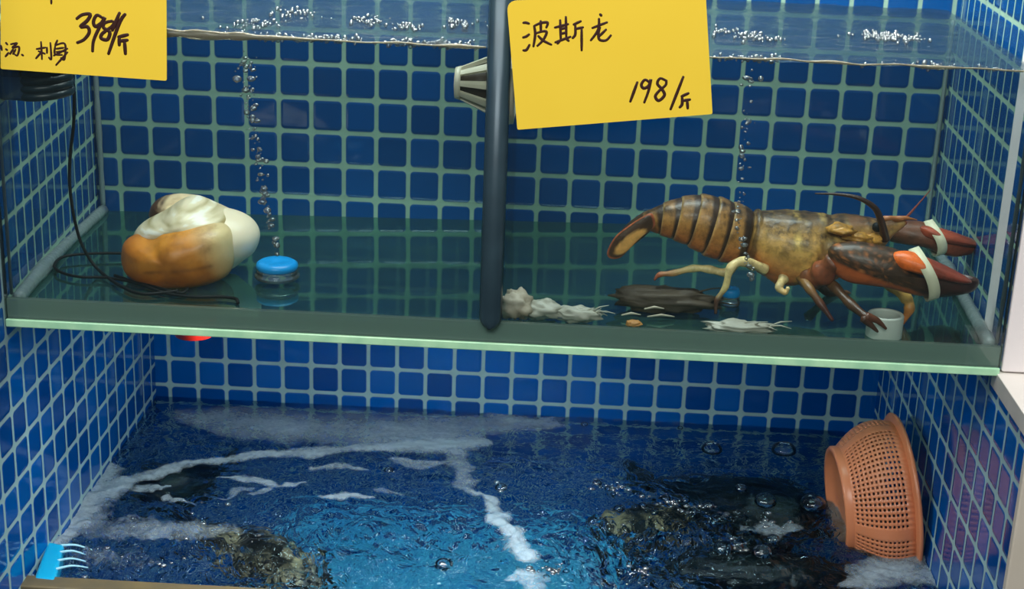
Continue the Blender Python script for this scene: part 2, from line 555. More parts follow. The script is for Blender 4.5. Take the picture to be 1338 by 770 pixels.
quad_wall('wall_right_upper', [(XR, YF, 6.27), (BRx, YB, 6.27), (BRx, YB, ZT), (XR, YF, ZT)],
          [(13.4 - dr, 6.27 + zr), (0 - dr, 6.27 + zr), (0 - dr, ZT + zr), (13.4 - dr, ZT + zr)], (1.2, 0, 0), M['tile_upper'])
# white shop wall beside the tank, its ledge and end trim
o = MB().box((XR + 0.03, YF - 0.12, 6.24), (XR + 6, YF + 2, ZT)).build('wall_side', M['white_paint'], smooth=False, bevel=0.05); o['kind'] = 'structure'
led = MB().box((XR - 0.08, -16.6, 5.72), (XR + 6, YF + 0.3, 6.2)).build('trim_1', M['slab'], smooth=False, bevel=0.03)
led['kind'] = 'structure'
led.data.materials.append(M['slab_edge'])
for p in led.data.polygons:
    if p.normal.x < -0.5: p.material_index = 1
o = MB().box((XR - 0.05, -16.62, ZB), (XR + 6, -16.36, 5.7)).build('trim_2', M['trim'], smooth=False, bevel=0.05); o['kind'] = 'structure'
o = MB().box((XL - 0.5, -13.85, -1.75), (XR - 0.03, -13.25, -1.16)).build('trim_3', M['rim'], smooth=False, bevel=0.06); o['kind'] = 'structure'

# ------------------------------------------------------------------ the glass tank
tank = thing('glass_tank', 'long glass tank on top, split by an upright divider, with a pale green bottom edge', 'fish tank', (13, -8.5, 6.1))
MB().box((XL + 0.02, YF - 0.12, 6.36), (XR - 0.02, YF + 0.12, 17.5)).build('front_pane', M['glass'], tank, smooth=False)
# bottom pane, a little lower at the left rear
fb = MB()
zz = lambda x, y: ZF + ((-0.3 + 0.6 * (x / 26.0)) * max(0, (y - YF)) / (YB - YF))
ys = [YF + 0.14 + (YB - 0.02 - YF - 0.14) * i / 12 for i in range(13)]
def gxs(y):
    t = (y - YF) / (YB - YF)
    a, b = XL + (BLx - XL) * t + 0.02, XR + (BRx - XR) * t - 0.02
    return [a + (b - a) * i / 16 for i in range(17)]
vs = [(x, y, zz(x, y)) for y in ys for x in gxs(y)] + [(x, y, min(6.3, zz(x, y) - 0.02)) for y in ys for x in gxs(y)]
fs = []
n0 = 13 * 17
for j in range(12):
    for i in range(16):
        a = j * 17 + i
        fs.append((a, a + 1, a + 18, a + 17)); fs.append((n0 + a, n0 + a + 17, n0 + a + 18, n0 + a + 1))
for i in range(16):
    fs.append((i, n0 + i, n0 + i + 1, i + 1)); a = 12 * 17 + i; fs.append((a, a + 1, n0 + a + 1, n0 + a))
for j in range(12):
    a = j * 17; fs.append((a, a + 17, n0 + a + 17, n0 + a)); a += 16; fs.append((a, n0 + a, n0 + a + 17, a + 17))
fb.add(vs, fs)
fb.build('bottom_pane', M['pane_floor'], tank, smooth=False)
MB().box((XL + 0.02, YF - 0.16, 6.13), (XR - 0.02, YF + 0.12, 6.34)).build('bottom_edge', M['glass_edge'], tank, smooth=False, bevel=0.03)
MB().box((XL + 0.03, YF - 0.02, 6.35), (XR - 0.03, YF + 0.13, 6.86)).build('bottom_band', M['strip'], tank, smooth=False, bevel=0.02)
tank.children[-1]['label'] = 'dark green band along the foot of the front pane'
MB().box((12.78, YF + 0.16, 6.66), (12.98, YB - 0.03, 17.4)).build('divider_pane', M['glass_divider'], tank, smooth=False)
# rounded upright bar on the divider's front edge
bar = MB()
pr_ = [(12.555, YF - 0.13), (12.60, YF - 0.27), (12.72, YF - 0.36), (12.84, YF - 0.38), (12.96, YF - 0.36), (13.08, YF - 0.27), (13.125, YF - 0.13)]
rg = []
for z, w in ((6.78, 0.35), (6.83, 0.7), (6.92, 0.93), (7.03, 1.0), (17.4, 1.0)):
    rg.append([Vector((12.84 + (x - 12.84) * w, y, z)) for x, y in pr_])
bar.rings(rg, cap=True)
bar.build('divider_strip', M['steel'], tank)
tank.children[-1]['label'] = 'dark grey upright strip covering the divider edge'
# silicone beads
def bead(pts, r, name='silicone_seam', m_='silicone'):
    ps = catmull(pts, 10)
    rr = [r * (0.75 + 0.6 * abs(noise.noise(p * 1.3))) for p in ps]
    MB().tube(ps, rr, 8).build(name, M[m_], tank)
bead([(XL + 0.2, YF + 0.35, ZF + 0.12), (0.33, -9, ZF - 0.02), (0.1, YB - 0.2, ZF - 0.22)], 0.2)
bead([(XR - 0.2, YF + 0.35, ZF + 0.14), (25.52, -9, ZF + 0.25), (25.66, YB - 0.2, ZF + 0.4)], 0.2)
bead([(0.08, YB - 0.12, 6.5), (0.06, YB - 0.12, 10), (0.04, YB - 0.12, 13.4)], 0.1)
bead([(25.7, YB - 0.12, 7.1), (25.7, YB - 0.12, 10), (25.7, YB - 0.12, 13.4)], 0.07)
bead([(XR - 0.09, YF + 0.2, 6.9), (XR - 0.09, YF + 0.2, 12), (XR - 0.09, YF + 0.2, 17.4)], 0.06, 'corner_seam', 'seam_dark')
bead([(XL + 0.1, YF + 0.2, 6.9), (XL + 0.1, YF + 0.2, 12), (XL + 0.1, YF + 0.2, 17.4)], 0.05, 'corner_seam', 'seam_dark')

# ------------------------------------------------------------------ upper water
def water_grid(name, x0, x1, y0, y1, z, nx, ny, hf, m, skew=None):
    vs = []
    for j in range(ny + 1):
        for i in range(nx + 1):
            x, y = x0 + (x1 - x0) * i / nx, y0 + (y1 - y0) * j / ny
            vs.append((x, y, z + hf(x, y)))
    fs = [(j * (nx + 1) + i, j * (nx + 1) + i + 1, (j + 1) * (nx + 1) + i + 1, (j + 1) * (nx + 1) + i) for j in range(ny) for i in range(nx)]
    mb = MB().add(vs, fs)
    return mb.build(name, m, recalc=False)

M['surface'] = clear('upper_water_surface', (0.74, 0.86, 0.88, 1), ior=1.33, rough=0.2, gain=0.8, haze=0.42, hazecol=lin(26, 52, 70), bump=0.55, bscale=35)
def h_up(x, y):
    return 0.05 * noise.noise(Vector((x * 0.9, y * 0.9, 3))) + 0.03 * noise.noise(Vector((x * 2.7, y * 2.7, 9)))
w = water_grid('water_surface', XL + 0.05, XR - 0.05, YF + 0.15, YB - 0.02, ZU, 140, 60, h_up, M['surface'])
tag(w, 'dark rippled water surface across the top of the glass tank', 'water', kind='stuff')

# ------------------------------------------------------------------ lower water
def glass_water():
    m, nt, out = mat('lower_water')
    g = N(nt, 'ShaderNodeBsdfGlass')
    g.inputs['IOR'].default_value = 1.33
    g.inputs['Roughness'].default_value = 0.03
    g.inputs['Color'].default_value = (0.72, 0.90, 0.97, 1)
    tc = N(nt, 'ShaderNodeTexCoord')
    nz = N(nt, 'ShaderNodeTexNoise'); nz.inputs['Scale'].default_value = 24; nz.inputs['Detail'].default_value = 3; nz.inputs['Distortion'].default_value = 1.6
    nt.links.new(tc.outputs['Object'], nz.inputs['Vector'])
    a = N(nt, 'ShaderNodeAttribute', attribute_name='pigment')
    bp = N(nt, 'ShaderNodeBump'); bp.inputs['Distance'].default_value = 0.035
    nt.links.new(nz.outputs['Fac'], bp.inputs['Height'])
    nt.links.new(math_n(nt, 'MULTIPLY', a.outputs['Fac'], 1.0), bp.inputs['Strength'])
    nt.links.new(bp.outputs['Normal'], g.inputs['Normal'])
    t = N(nt, 'ShaderNodeBsdfTransparent'); t.inputs[0].default_value = (0.70, 0.90, 0.97, 1)
    mx = N(nt, 'ShaderNodeMixShader'); mx.inputs[0].default_value = 0.0
    nt.links.new(g.outputs[0], mx.inputs[1]); nt.links.new(t.outputs[0], mx.inputs[2])
    nt.links.new(mx.outputs[0], out.inputs[0])
    return m
M['water'] = glass_water()

def blob(x, y, c, r):
    d2 = ((x - c.x) / r[0]) ** 2 + ((y - c.y) / r[1]) ** 2
    return math.exp(-d2)
T1 = at(330, 735, Z=ZW); T2 = at(840, 705, Z=ZW); T3 = at(560, 720, Z=ZW); T4 = at(110, 735, Z=ZW); T5 = at(1000, 690, Z=ZW)
def amp(x, y):
    a = 0.17 + 0.33 * max(0, min(1, (-y - 3.0) / 5))
    a += 0.5 * blob(x, y, T1, (4, 2)) + 0.8 * blob(x, y, T2, (2.6, 2.2)) + 0.35 * blob(x, y, T3, (4, 2.5)) + 0.5 * blob(x, y, T4, (2.5, 1.5)) + 0.35 * blob(x, y, T5, (2, 2))
    return a
def h_low(x, y):
    a = amp(x, y)
    h = 0.10 * noise.noise(Vector((x * 0.55, y * 0.55, 1))) + 0.075 * noise.noise(Vector((x * 1.5, y * 1.7, 5)))
    p = Vector((x * 2.6 + 1.2 * noise.noise(Vector((x, y, 7))), y * 3.2, 2))
    h += 0.07 * noise.noise(p) + 0.035 * noise.noise(p * 2.3)
    if a > .3:
        h += (a - .3) * (0.16 * noise.noise(Vector((x * 2.2 + 3, y * 2.6, 4)) + Vector((noise.noise(Vector((x * 1.3, y * 1.3, 11))), 0, 0))) + 0.10 * noise.noise(p * 1.6))
    return a * h * 2.0
nx, ny = 380, 210
mbw = MB()
X0, X1, Y0, Y1 = XL + 0.005, XR - 0.005, -13.27, -0.005
vs, cs = [], []
for j in range(ny + 1):
    for i in range(nx + 1):
        x, y = X0 + (X1 - X0) * i / nx, Y0 + (Y1 - Y0) * j / ny
        a = min(1, amp(x, y))
        vs.append((x, y, ZW + h_low(x, y))); cs.append((a, a, a, 1))
fs = [(j * (nx + 1) + i, j * (nx + 1) + i + 1, (j + 1) * (nx + 1) + i + 1, (j + 1) * (nx + 1) + i) for j in range(ny) for i in range(nx)]
mbw.add(vs, fs, cs)
w = mbw.build('pool_water', M['water'], recalc=False)
tag(w, 'rippling blue water filling the tiled basin below the glass tank', 'water', kind='stuff')

# foam drifting on it
def foam_material():
    m, nt, out = mat('foam')
    a = N(nt, 'ShaderNodeAttribute', attribute_name='pigment')
    tc = N(nt, 'ShaderNodeTexCoord')
    n1 = N(nt, 'ShaderNodeTexNoise'); n1.inputs['Scale'].default_value = 170; n1.inputs['Detail'].default_value = 6; n1.inputs['Roughness'].default_value = 0.7
    n2 = N(nt, 'ShaderNodeTexNoise'); n2.inputs['Scale'].default_value = 9; n2.inputs['Detail'].default_value = 3
    for n in (n1, n2): nt.links.new(tc.outputs['Object'], n.inputs['Vector'])
    s = math_n(nt, 'ADD', math_n(nt, 'MULTIPLY', n1.outputs['Fac'], 0.9), math_n(nt, 'MULTIPLY', n2.outputs['Fac'], 0.9))
    s = math_n(nt, 'ADD', s, a.outputs['Fac'])
    mr = N(nt, 'ShaderNodeMapRange'); mr.inputs['From Min'].default_value = 1.2; mr.inputs['From Max'].default_value = 2.0
    mr.inputs['To Max'].default_value = 0.66
    nt.links.new(s, mr.inputs['Value'])
    t = N(nt, 'ShaderNodeBsdfTransparent')
    d = N(nt, 'ShaderNodeBsdfPrincipled'); d.inputs['Base Color'].default_value = lin(176, 196, 208); d.inputs['Roughness'].default_value = 0.6
    bp = N(nt, 'ShaderNodeBump'); bp.inputs['Strength'].default_value = 0.4; bp.inputs['Distance'].default_value = 0.003
    nt.links.new(n1.outputs['Fac'], bp.inputs['Height']); nt.links.new(bp.outputs['Normal'], d.inputs['Normal'])
    mx = N(nt, 'ShaderNodeMixShader')
    nt.links.new(mr.outputs[0], mx.inputs[0]); nt.links.new(t.outputs[0], mx.inputs[1]); nt.links.new(d.outputs[0], mx.inputs[2])
    nt.links.new(mx.outputs[0], out.inputs[0])
    return m
M['foam'] = foam_material()
strokes_f = []
def foam_patch(path, dens):
    """path: (u, v, half-width in tiles) along the drift"""
    ps = catmull([Vector((at(u, v, Z=ZW).x, at(u, v, Z=ZW).y, hw)) for u, v, hw in path], 6)
    strokes_f.append((ps, dens))
foam_patch([(240, 545, .5), (300, 550, 1.1), (400, 558, 1.4), (500, 562, 1.4), (580, 562, 1.2), (640, 556, .8), (720, 553, .4)], .85)
foam_patch([(380, 566, .2), (450, 568, .4), (520, 568, .4), (590, 572, .3)], .55)
foam_patch([(60, 720, .3), (85, 690, .6), (110, 660, .9), (125, 635, .8), (145, 612, .3)], 1.0)
foam_patch([(110, 655, .5), (170, 630, .35), (240, 610, .3), (320, 598, .32), (400, 592, .35), (480, 586, .35), (560, 582, .5), (620, 580, .5)], 1.0)
foam_patch([(590, 580, .5), (600, 605, .4), (606, 632, .3), (620, 650, .2)], .75)
foam_patch([(618, 645, .15), (640, 660, .3), (655, 680, .33), (672, 705, .4), (690, 725, .4)], 1.05)
foam_patch([(280, 622, .1), (320, 627, .22), (360, 632, .22), (390, 634, .1)], 1.0)
foam_patch([(175, 640, .1), (200, 638, .18), (225, 636, .1)], .95)
foam_patch([(400, 612, .1), (440, 612, .3), (470, 615, .1)], .8)
foam_patch([(420, 650, .1), (450, 648, .25), (490, 650, .1)], .9)
foam_patch([(520, 600, .2), (550, 608, .35), (580, 606, .2)], .7)
foam_patch([(420, 575, .5), (500, 580, .6), (580, 584, .6)], .55)
foam_patch([(330, 648, .1), (350, 640, .16), (372, 634, .1)], .8)
foam_patch([(215, 650, .1), (228, 655, .12), (255, 660, .08)], .9)
foam_patch([(285, 655, .1), (310, 645, .2), (330, 640, .1)], .6)
foam_patch([(490, 640, .1), (510, 645, .2), (530, 650, .1)], .6)
foam_patch([(90, 690, .8), (160, 690, .7), (230, 694, .6), (290, 690, .4)], .55)
foam_patch([(90, 725, .5), (180, 735, .6), (260, 735, .5)], .35)
foam_patch([(1120, 765, .4), (1165, 745, .8), (1215, 750, .8), (1240, 765, .4)], .8)
foam_patch([(1088, 640, .2), (1100, 670, .5), (1118, 700, .6), (1140, 715, .3)], .55)
foam_patch([(980, 690, .2), (1010, 692, .45), (1040, 694, .2)], .6)
foam_patch([(670, 762, .2), (690, 755, .4), (700, 770, .3)], .8)
foam_patch([(720, 548, .15), (860, 551, .22), (1000, 556, .18), (1140, 563, .12)], .5)
foam_patch([(40, 755, .12), (58, 730, .14), (80, 702, .12)], .9)
FX, FY = 420, 230
fv, fc = [], []
for j in range(FY + 1):
    for i in range(FX + 1):
        x, y = XL + 0.02 + (XR - XL - 0.04) * i / FX, -13.2 + 13.17 * j / FY
        q = Vector((x + .35 * noise.noise(Vector((x * 1.1, y * 1.4, 21))) + .12 * noise.noise(Vector((x * 3.7, y * 4.1, 22))),
                    y + .30 * noise.noise(Vector((x * 1.1, y * 1.4, 31))) + .12 * noise.noise(Vector((x * 3.7, y * 4.1, 32)))))
        d = 0.0
        for ps, dens in strokes_f:
            for p in ps:
                r = max(.08, p.z)
                e = (q.x - p.x) ** 2 + (q.y - p.y) ** 2
                if e < r * r * 1.6:
                    d = max(d, dens * max(0, 1 - e / (r * r * 1.6)) ** .6)
        fv.append((x, y, ZW + h_low(x, y) + 0.02 + 0.04 * d)); fc.append(d)
keep = {}
foam = MB()
for j in range(FY):
    for i in range(FX):
        a = j * (FX + 1) + i
        q4 = (a, a + 1, a + FX + 2, a + FX + 1)
        if max(fc[k] for k in q4) <= 0: continue
        for k in q4:
            if k not in keep:
                keep[k] = len(foam.v); foam.v.append(Vector(fv[k])); foam.c.append((fc[k],) * 3 + (1,))
        foam.f.append(tuple(keep[k] for k in q4))
fo = foam.build('water_foam', M['foam'], recalc=False)
tag(fo, 'white foam drifting on the water of the tiled basin', 'foam', kind='stuff')


# ------------------------------------------------------------------ price cards
def card(name, label, corners, cut, strokes, Y):
    """corners: photo pixels of the four corners (clockwise from the upper left), on the plane of the glass"""
    c = [at(u, v, Y=Y) for u, v in corners]
    root = thing(name, label, 'price card', (c[0] + c[2]) * 0.5 * 1.0)
    pts = []
    for i in range(4):
        p, a, b = c[i], c[i - 1], c[(i + 1) % 4]
        r = cut[i]
        da, db = (a - p).normalized(), (b - p).normalized()
        for k in range(7):
            t = k / 6
            pts.append((p + da * r).lerp(p, t).lerp(p.lerp(p + db * r, t), t))
    n = len(pts)
    mb = MB()
    mb.add([p + Vector((0, -0.012, 0)) for p in pts] + [p + Vector((0, 0.012, 0)) for p in pts],
           [tuple(range(n)), tuple(reversed(range(n, 2 * n)))] + [(i, i + n, (i + 1) % n + n, (i + 1) % n) for i in range(n)])
    sheet = mb.build('card_sheet', M['card'], root, smooth=False)
    for nm, lst in strokes:
        ink = MB()
        for wd, st_ in lst:
            ps = [at(u, v, Y=Y - 0.014) for u, v in st_]
            if len(ps) > 2: ps = catmull(ps, 6)
            else: ps = [ps[0].lerp(ps[1], t / 4) for t in range(5)]
            m_ = len(ps)
            ink.tube(ps, [wd * (0.8 + 0.25 * math.sin(math.pi * i / max(1, m_ - 1))) for i in range(m_)], 8, flat=(1, 0.12))
        ink.build(nm, M['ink'], root)
    return root

def sc_(lst, k, ox=0.0, oy=0.0):
    return [[(ox + x * k, oy + y * k) for x, y in s] for s in lst]
k2 = 400 / 1338.0
w2 = sc_([[(412, 100), (425, 99), (441, 104)], [(411, 164), (426, 160), (441, 149)], [(412, 220), (428, 218), (442, 194)],
          [(461, 112), (466, 150), (458, 205)], [(460, 114), (490, 101), (520, 99), (514, 122)], [(490, 90), (491, 142)],
          [(468, 146), (500, 137), (516, 142), (500, 176), (474, 202)], [(478, 156), (502, 178), (538, 196)],
          [(550, 121), (612, 105)], [(575, 86), (578, 176)], [(600, 72), (602, 166)], [(578, 127), (602, 121)], [(578, 148), (602, 142)], [(552, 186), (622, 160)],
          [(576, 176), (562, 192)], [(600, 168), (614, 180)], [(667, 92), (632, 108)], [(641, 108), (641, 150), (628, 168)], [(641, 127), (677, 119)], [(669, 122), (669, 222)],
          [(714, 123), (782, 97)], [(745, 80), (741, 130), (708, 178)], [(750, 118), (742, 150), (748, 174), (776, 176), (798, 153)], [(777, 128), (740, 164)], [(748, 61), (757, 70)]], k2, 560)
n2 = sc_([[(913, 358), (881, 446)], [(968, 362), (946, 349), (930, 370), (940, 386), (962, 375), (972, 346), (961, 398), (942, 450)],
          [(1037, 352), (1012, 343), (1000, 366), (1020, 390), (1031, 416), (1006, 440), (991, 421), (1010, 395), (1036, 372), (1039, 350)],
          [(1114, 334), (1057, 480)], [(1138, 407), (1104, 422)], [(1108, 422), (1108, 455), (1096, 471)], [(1108, 441), (1145, 435)], [(1130, 439), (1133, 476)]], k2, 560)
card('price_card', 'whole yellow card reading 198 hung on the glass beside the divider', [(662, 1), (922, -9), (931, 149), (676, 169.5)], (0.25, 0.12, 0.05, 0.05),
     [('name_writing', [(.032, s) for s in w2]), ('price_writing', [(.036, s) for s in n2])], -13.82)
k1 = 340 / 1091.0
n1 = sc_([[(320, 80), (345, 62), (378, 60), (366, 86), (338, 112), (366, 112), (374, 136), (352, 166), (322, 180)],
          [(428, 74), (406, 64), (392, 90), (400, 111), (426, 96), (440, 72), (414, 120), (392, 172), (388, 217)],
          [(472, 88), (440, 96), (434, 116), (460, 135), (450, 166), (424, 160), (430, 140), (470, 110), (479, 88)],
          [(526, 58), (500, 98), (454, 228)], [(502, 52), (470, 130)], [(538, 145), (494, 156)], [(500, 156), (500, 192)], [(500, 173), (537, 168)], [(522, 172), (526, 229)]], k1)
w1 = sc_([[(152, 206), (192, 199)], [(172, 174), (176, 250)], [(160, 214), (190, 226)], [(172, 220), (150, 246)], [(197, 198), (197, 224)], [(211, 178), (215, 246), (204, 240)],
          [(241, 168), (231, 190)], [(232, 190), (230, 226), (262, 230)], [(232, 190), (272, 184), (270, 248), (254, 242)], [(235, 205), (268, 200)], [(235, 218), (268, 215)], [(224, 234), (284, 203)], [(284, 218), (234, 274)],
          [(24, 178), (32, 188)], [(23, 205), (32, 211)], [(22, 238), (37, 220)], [(44, 186), (72, 181), (52, 200), (80, 197), (73, 232), (60, 226)], [(56, 205), (41, 228)], [(66, 206), (54, 228)],
          [(4, 190), (8, 212)], [(90, 228), (99, 234)], [(215, -4), (215, 17)]], k1)
card('price_card', 'yellow card reading 398 at the end by the left tiled wall', [(1, -40), (217.5, -32), (218, 105.5), (1, 90)], (0.05, 0.05, 0.05, 0.05),
     [('price_writing', [(.044, s) for s in n1]), ('name_writing', [(.026, s) for s in w1])], -13.56)


# ------------------------------------------------------------------ overflow strainer on the divider
Ys = -12.55
st = thing('overflow_strainer', 'cream slotted plastic strainer cone through the glass divider', 'strainer', at(635, 112, Y=Ys))
c0 = at(634, 111, Y=Ys); c1 = at(592, 105, Y=Ys)
ax = Vector((-1, 0, 0)); ln_ = 0.92
base_c = Vector((12.76, Ys, c0.z)); tip_c = Vector((11.76, Ys, c0.z + 0.02))
def ring(c, r, n=36): return [c + Vector((0, r * math.cos(2 * math.pi * k / n), r * math.sin(2 * math.pi * k / n))) for k in range(n)]
R0, R1 = 0.80, 0.36
for k in range(9):
    a0 = 2 * math.pi * (k + 0.25) / 9
    hw = 0.11
    mbk = MB(); rr = []
    for t in (0.0, 0.5, 1.0):
        r = R0 + (R1 - R0) * t; c = base_c.lerp(tip_c, t); h = hw * (1 - 0.45 * t) / r
        rr.append([c + Vector((0, (r + e) * math.cos(a0 + d), (r + e) * math.sin(a0 + d))) for d, e in ((-h, 0), (0, .0), (h, 0), (h, -.09), (0, -.09), (-h, -.09))])
    mbk.rings(rr).build('rib', M['cream'], st, smooth=False)
MB().rings([ring(base_c, .56), ring(tip_c + Vector((.1, 0, 0)), .24)]).build('slot_shade_core', principled('slot_shade_brown', lin(62, 50, 36), .6), st)  # core added to put dark shade behind the slots
st.children[-1]['label'] = 'dark brown core added as shade behind the slots'
fl = MB().rings([ring(base_c + Vector((0.02, 0, 0)), .62), ring(base_c + Vector((-0.14, 0, 0)), .66), ring(base_c + Vector((-0.14, 0, 0)), .86), ring(base_c + Vector((0.02, 0, 0)), .9), ring(base_c + Vector((0.02, 0, 0)), .62)], cap=False)
fl.build('flange', M['cream'], st)
MB().rings([ring(tip_c + Vector((0.12, 0, 0)), .42), ring(tip_c + Vector((-0.02, 0, 0)), .38), ring(tip_c + Vector((-0.04, 0, 0)), .2), ring(tip_c + Vector((0.12, 0, 0)), .2)]).build('end_cap', M['cream'], st)
MB().rings([ring(Vector((12.99, Ys, c0.z)), .6), ring(Vector((12.99, Ys, c0.z)), .95), ring(Vector((13.2, Ys, c0.z)), .92), ring(Vector((13.26, Ys, c0.z)), .6), ring(Vector((12.99, Ys, c0.z)), .6)], cap=False).build('lock_nut', M['cream'], st)

# ------------------------------------------------------------------ coiled hose and box under the left card, and the thin cable
Yc = -12.1
pc = at(66, 100, Y=Yc)
hose = thing('coiled_hose', 'coil of dark hose hanging high on the left tiled wall', 'hose', (pc.x, Yc, pc.z - 0.5))
for k in range(5):
    mbh = MB(); ps = []
    for i in range(41):
        a = 2 * math.pi * i / 40
        ps.append(Vector((pc.x - 0.15 + 0.17 * k * 0 + 0.62 * math.cos(a), Yc + 0.62 * math.sin(a), pc.z - 0.40 + 0.2 * k + 0.06 * math.cos(a))))
    mbh.tube(ps, 0.115, 10).build('loop', M['hose'], hose)
pb = at(22, 106, Y=-12.3)
bx_ = thing('wall_box', 'small dark blue box fixed on the left wall next to the hose coil', 'box', (pb.x, -12.3, pb.z - 0.5))
MB().box((pb.x - 0.34, -12.7, pb.z - 0.42), (pb.x + 0.34, -12.2, pb.z + 0.8)).build('housing', M['darkblue'], bx_, smooth=False, bevel=0.08)
MB().box((pb.x - 0.26, -12.76, pb.z + 0.2), (pb.x + 0.28, -12.7, pb.z + 0.6)).build('cover', M['black'], bx_, smooth=False, bevel=0.02)

def on_floor(u, v, dz=0.07):
    return at(u, v, Z=ZF + dz)
cb = []
for u, v in ((95, 96), (97, 130), (96, 165), (92, 200), (91, 240), (97, 285), (108, 322)):
    cb.append(at(u, v, Y=-10.2))
for u, v in ((128, 352), (158, 374), (185, 384), (220, 382), (232, 380)):
    cb.append(on_floor(u, v, 0.08))
loop = [on_floor(u, v, 0.05) for u, v in ((245, 377), (235, 383), (190, 372), (140, 363), (105, 362), (80, 356), (71, 347), (82, 336), (110, 332), (150, 331), (180, 333), (200, 345), (190, 362))]
MBc = MB().tube(catmull(cb, 10), 0.045, 8)
cab = thing('cable', 'thin black cable dropping from the hose coil to the tank floor', 'cable', on_floor(110, 325))
MBc.build('drop', M['black'], cab)
MB().tube(catmull(loop, 10), 0.04, 8).build('floor_loop', M['black'], cab)
end = [on_floor(u, v, 0.06) for u, v in ((150, 360), (190, 374), (215, 383), (250, 388), (285, 388), (300, 389), (309, 391), (311, 396))]
MB().tube(catmull(end, 10), 0.045, 8).build('tail_end', M['black'], cab)

# ------------------------------------------------------------------ clam
Yg = -9.9
clam = thing('geoduck_clam', 'large clam with orange-brown body and cream white shell on the tank floor', 'clam', (at(240, 374, Y=Yg).x, Yg, ZF))
A, B2, C_ = lin(186, 98, 18), lin(222, 146, 46), lin(230, 204, 150)
def col_body(u, v, side, r):
    t = (u - 235) / 70 + (300 - v) / 60
    c = mixc(A, B2, 0.5 + 0.9 * ((300 + 25 - v) / 60) + 0.25 * noise.noise(Vector((u * .05, v * .05, 1))))
    c = mixc(c, C_, max(0, (u - 255) / 38 + (310 - v) / 60 - 0.1))
    if u < 195: c = mixc(c, lin(176, 92, 22), (195 - u) / 40)
    dv = abs(v - (340 + (u - 220) * -0.06))
    if 200 < u < 285 and dv < 3.2: c = mixc(c, lin(120, 62, 16), .65 * (1 - dv / 3.2))  # mantle crease drawn in as a darker line
    return c[:3] + (0.9 if u < 285 else 0.2,)
inflate([(160, 330), (163, 316), (176, 308), (203, 306), (220, 295), (252, 291), (285, 292), (301, 302), (306, 325), (304, 348), (296, 360), (275, 369), (240, 376), (210, 376), (187, 369), (168, 356), (161, 343)],
        Yg - 0.5, 1.15, 1.2, col_body, nt=96, nr=16, lump=0.08).build('mantle', M['clam'], clam)
clam.children[-1]['label'] = 'orange-brown speckled soft body'
def col_lobe(u, v, side, r): return mixc(lin(240, 222, 190), lin(246, 232, 208), (v - 280) / 50)[:3] + (0.0,)
inflate([(255, 276), (288, 273), (313, 279), (331, 291), (339, 308), (333, 328), (318, 340), (303, 350), (285, 345), (265, 320), (250, 295)], Yg + 0.35, 1.0, 0.9, col_lobe, nt=72, nr=14).build('foot', M['clam'], clam)
clam.children[-1]['label'] = 'smooth cream end of the clam'
def col_shell(u, v, side, r):
    n = noise.noise(Vector((u * .035, v * .16, 4))) + 0.5 * noise.noise(Vector((u * .09, v * .3, 8)))
    c = mixc(lin(236, 220, 184), lin(170, 150, 98), max(0, n * 1.7))
    if n < -0.25: c = mixc(c, lin(252, 246, 232), .8)
    return c[:3] + (0.05,)
inflate([(177, 309), (183, 294), (204, 281), (220, 272), (236, 262), (250, 258), (266, 262), (290, 273), (306, 282), (308, 296), (285, 306), (240, 312), (200, 314)], Yg + 0.3, 1.3, 1.1, col_shell, nt=96, nr=16, lump=0.05, seed=3).build('shell', M['clam'], clam)
clam.children[-1]['label'] = 'cream white flaky shell'
def col_siph(u, v, side, r): return mixc(lin(70, 48, 30), lin(232, 205, 160), (u - 212 + 8 * noise.noise(Vector((u * .2, v * .2, 0)))) / 16)[:3] + (0.8,)
inflate([(197, 282), (198, 270), (206, 261), (222, 257), (240, 257), (262, 262), (268, 275), (240, 290), (212, 290)], Yg + 1.0, 0.8, 0.9, col_siph, nt=64, nr=10, lump=0.15).build('siphon', M['clam'], clam)
clam.children[-1]['label'] = 'dark wrinkled brown siphon end'

# ------------------------------------------------------------------ air stones
def air_stone(u, v, label, k_=1.0):
    p = at(u, v, Z=ZF + 0.5)
    r0 = thing('air_stone', label, 'air stone', (p.x, p.y, ZF))
    b = Vector((p.x, p.y, ZF))
    def rg(r, z): return [b + Vector((k_ * r * math.cos(2 * math.pi * k / 40), k_ * r * math.sin(2 * math.pi * k / 40), z)) for k in range(40)]
    MB().rings([rg(.5, .30), rg(.55, .34), rg(.57, .40), rg(.55, .48), rg(.46, .54), rg(.2, .53), rg(.12, .49)]).build('disc', M['cyan'], r0)
    r0.children[-1]['label'] = 'bright blue disc'
    MB().rings([rg(.2, .05), rg(.56, .06), rg(.62, .12), rg(.60, .2), rg(.5, .24), rg(.58, .27), rg(.52, .32), rg(.2, .31)]).build('suction_cup', M['clearplastic'], r0)
    r0.children[-1]['label'] = 'clear ribbed cup under the disc'
    return p
P1 = air_stone(362, 343, 'blue air stone on the tank floor beside the clam')
P2 = air_stone(955, 378, 'small blue air stone on the tank floor behind the lobster legs', .45)

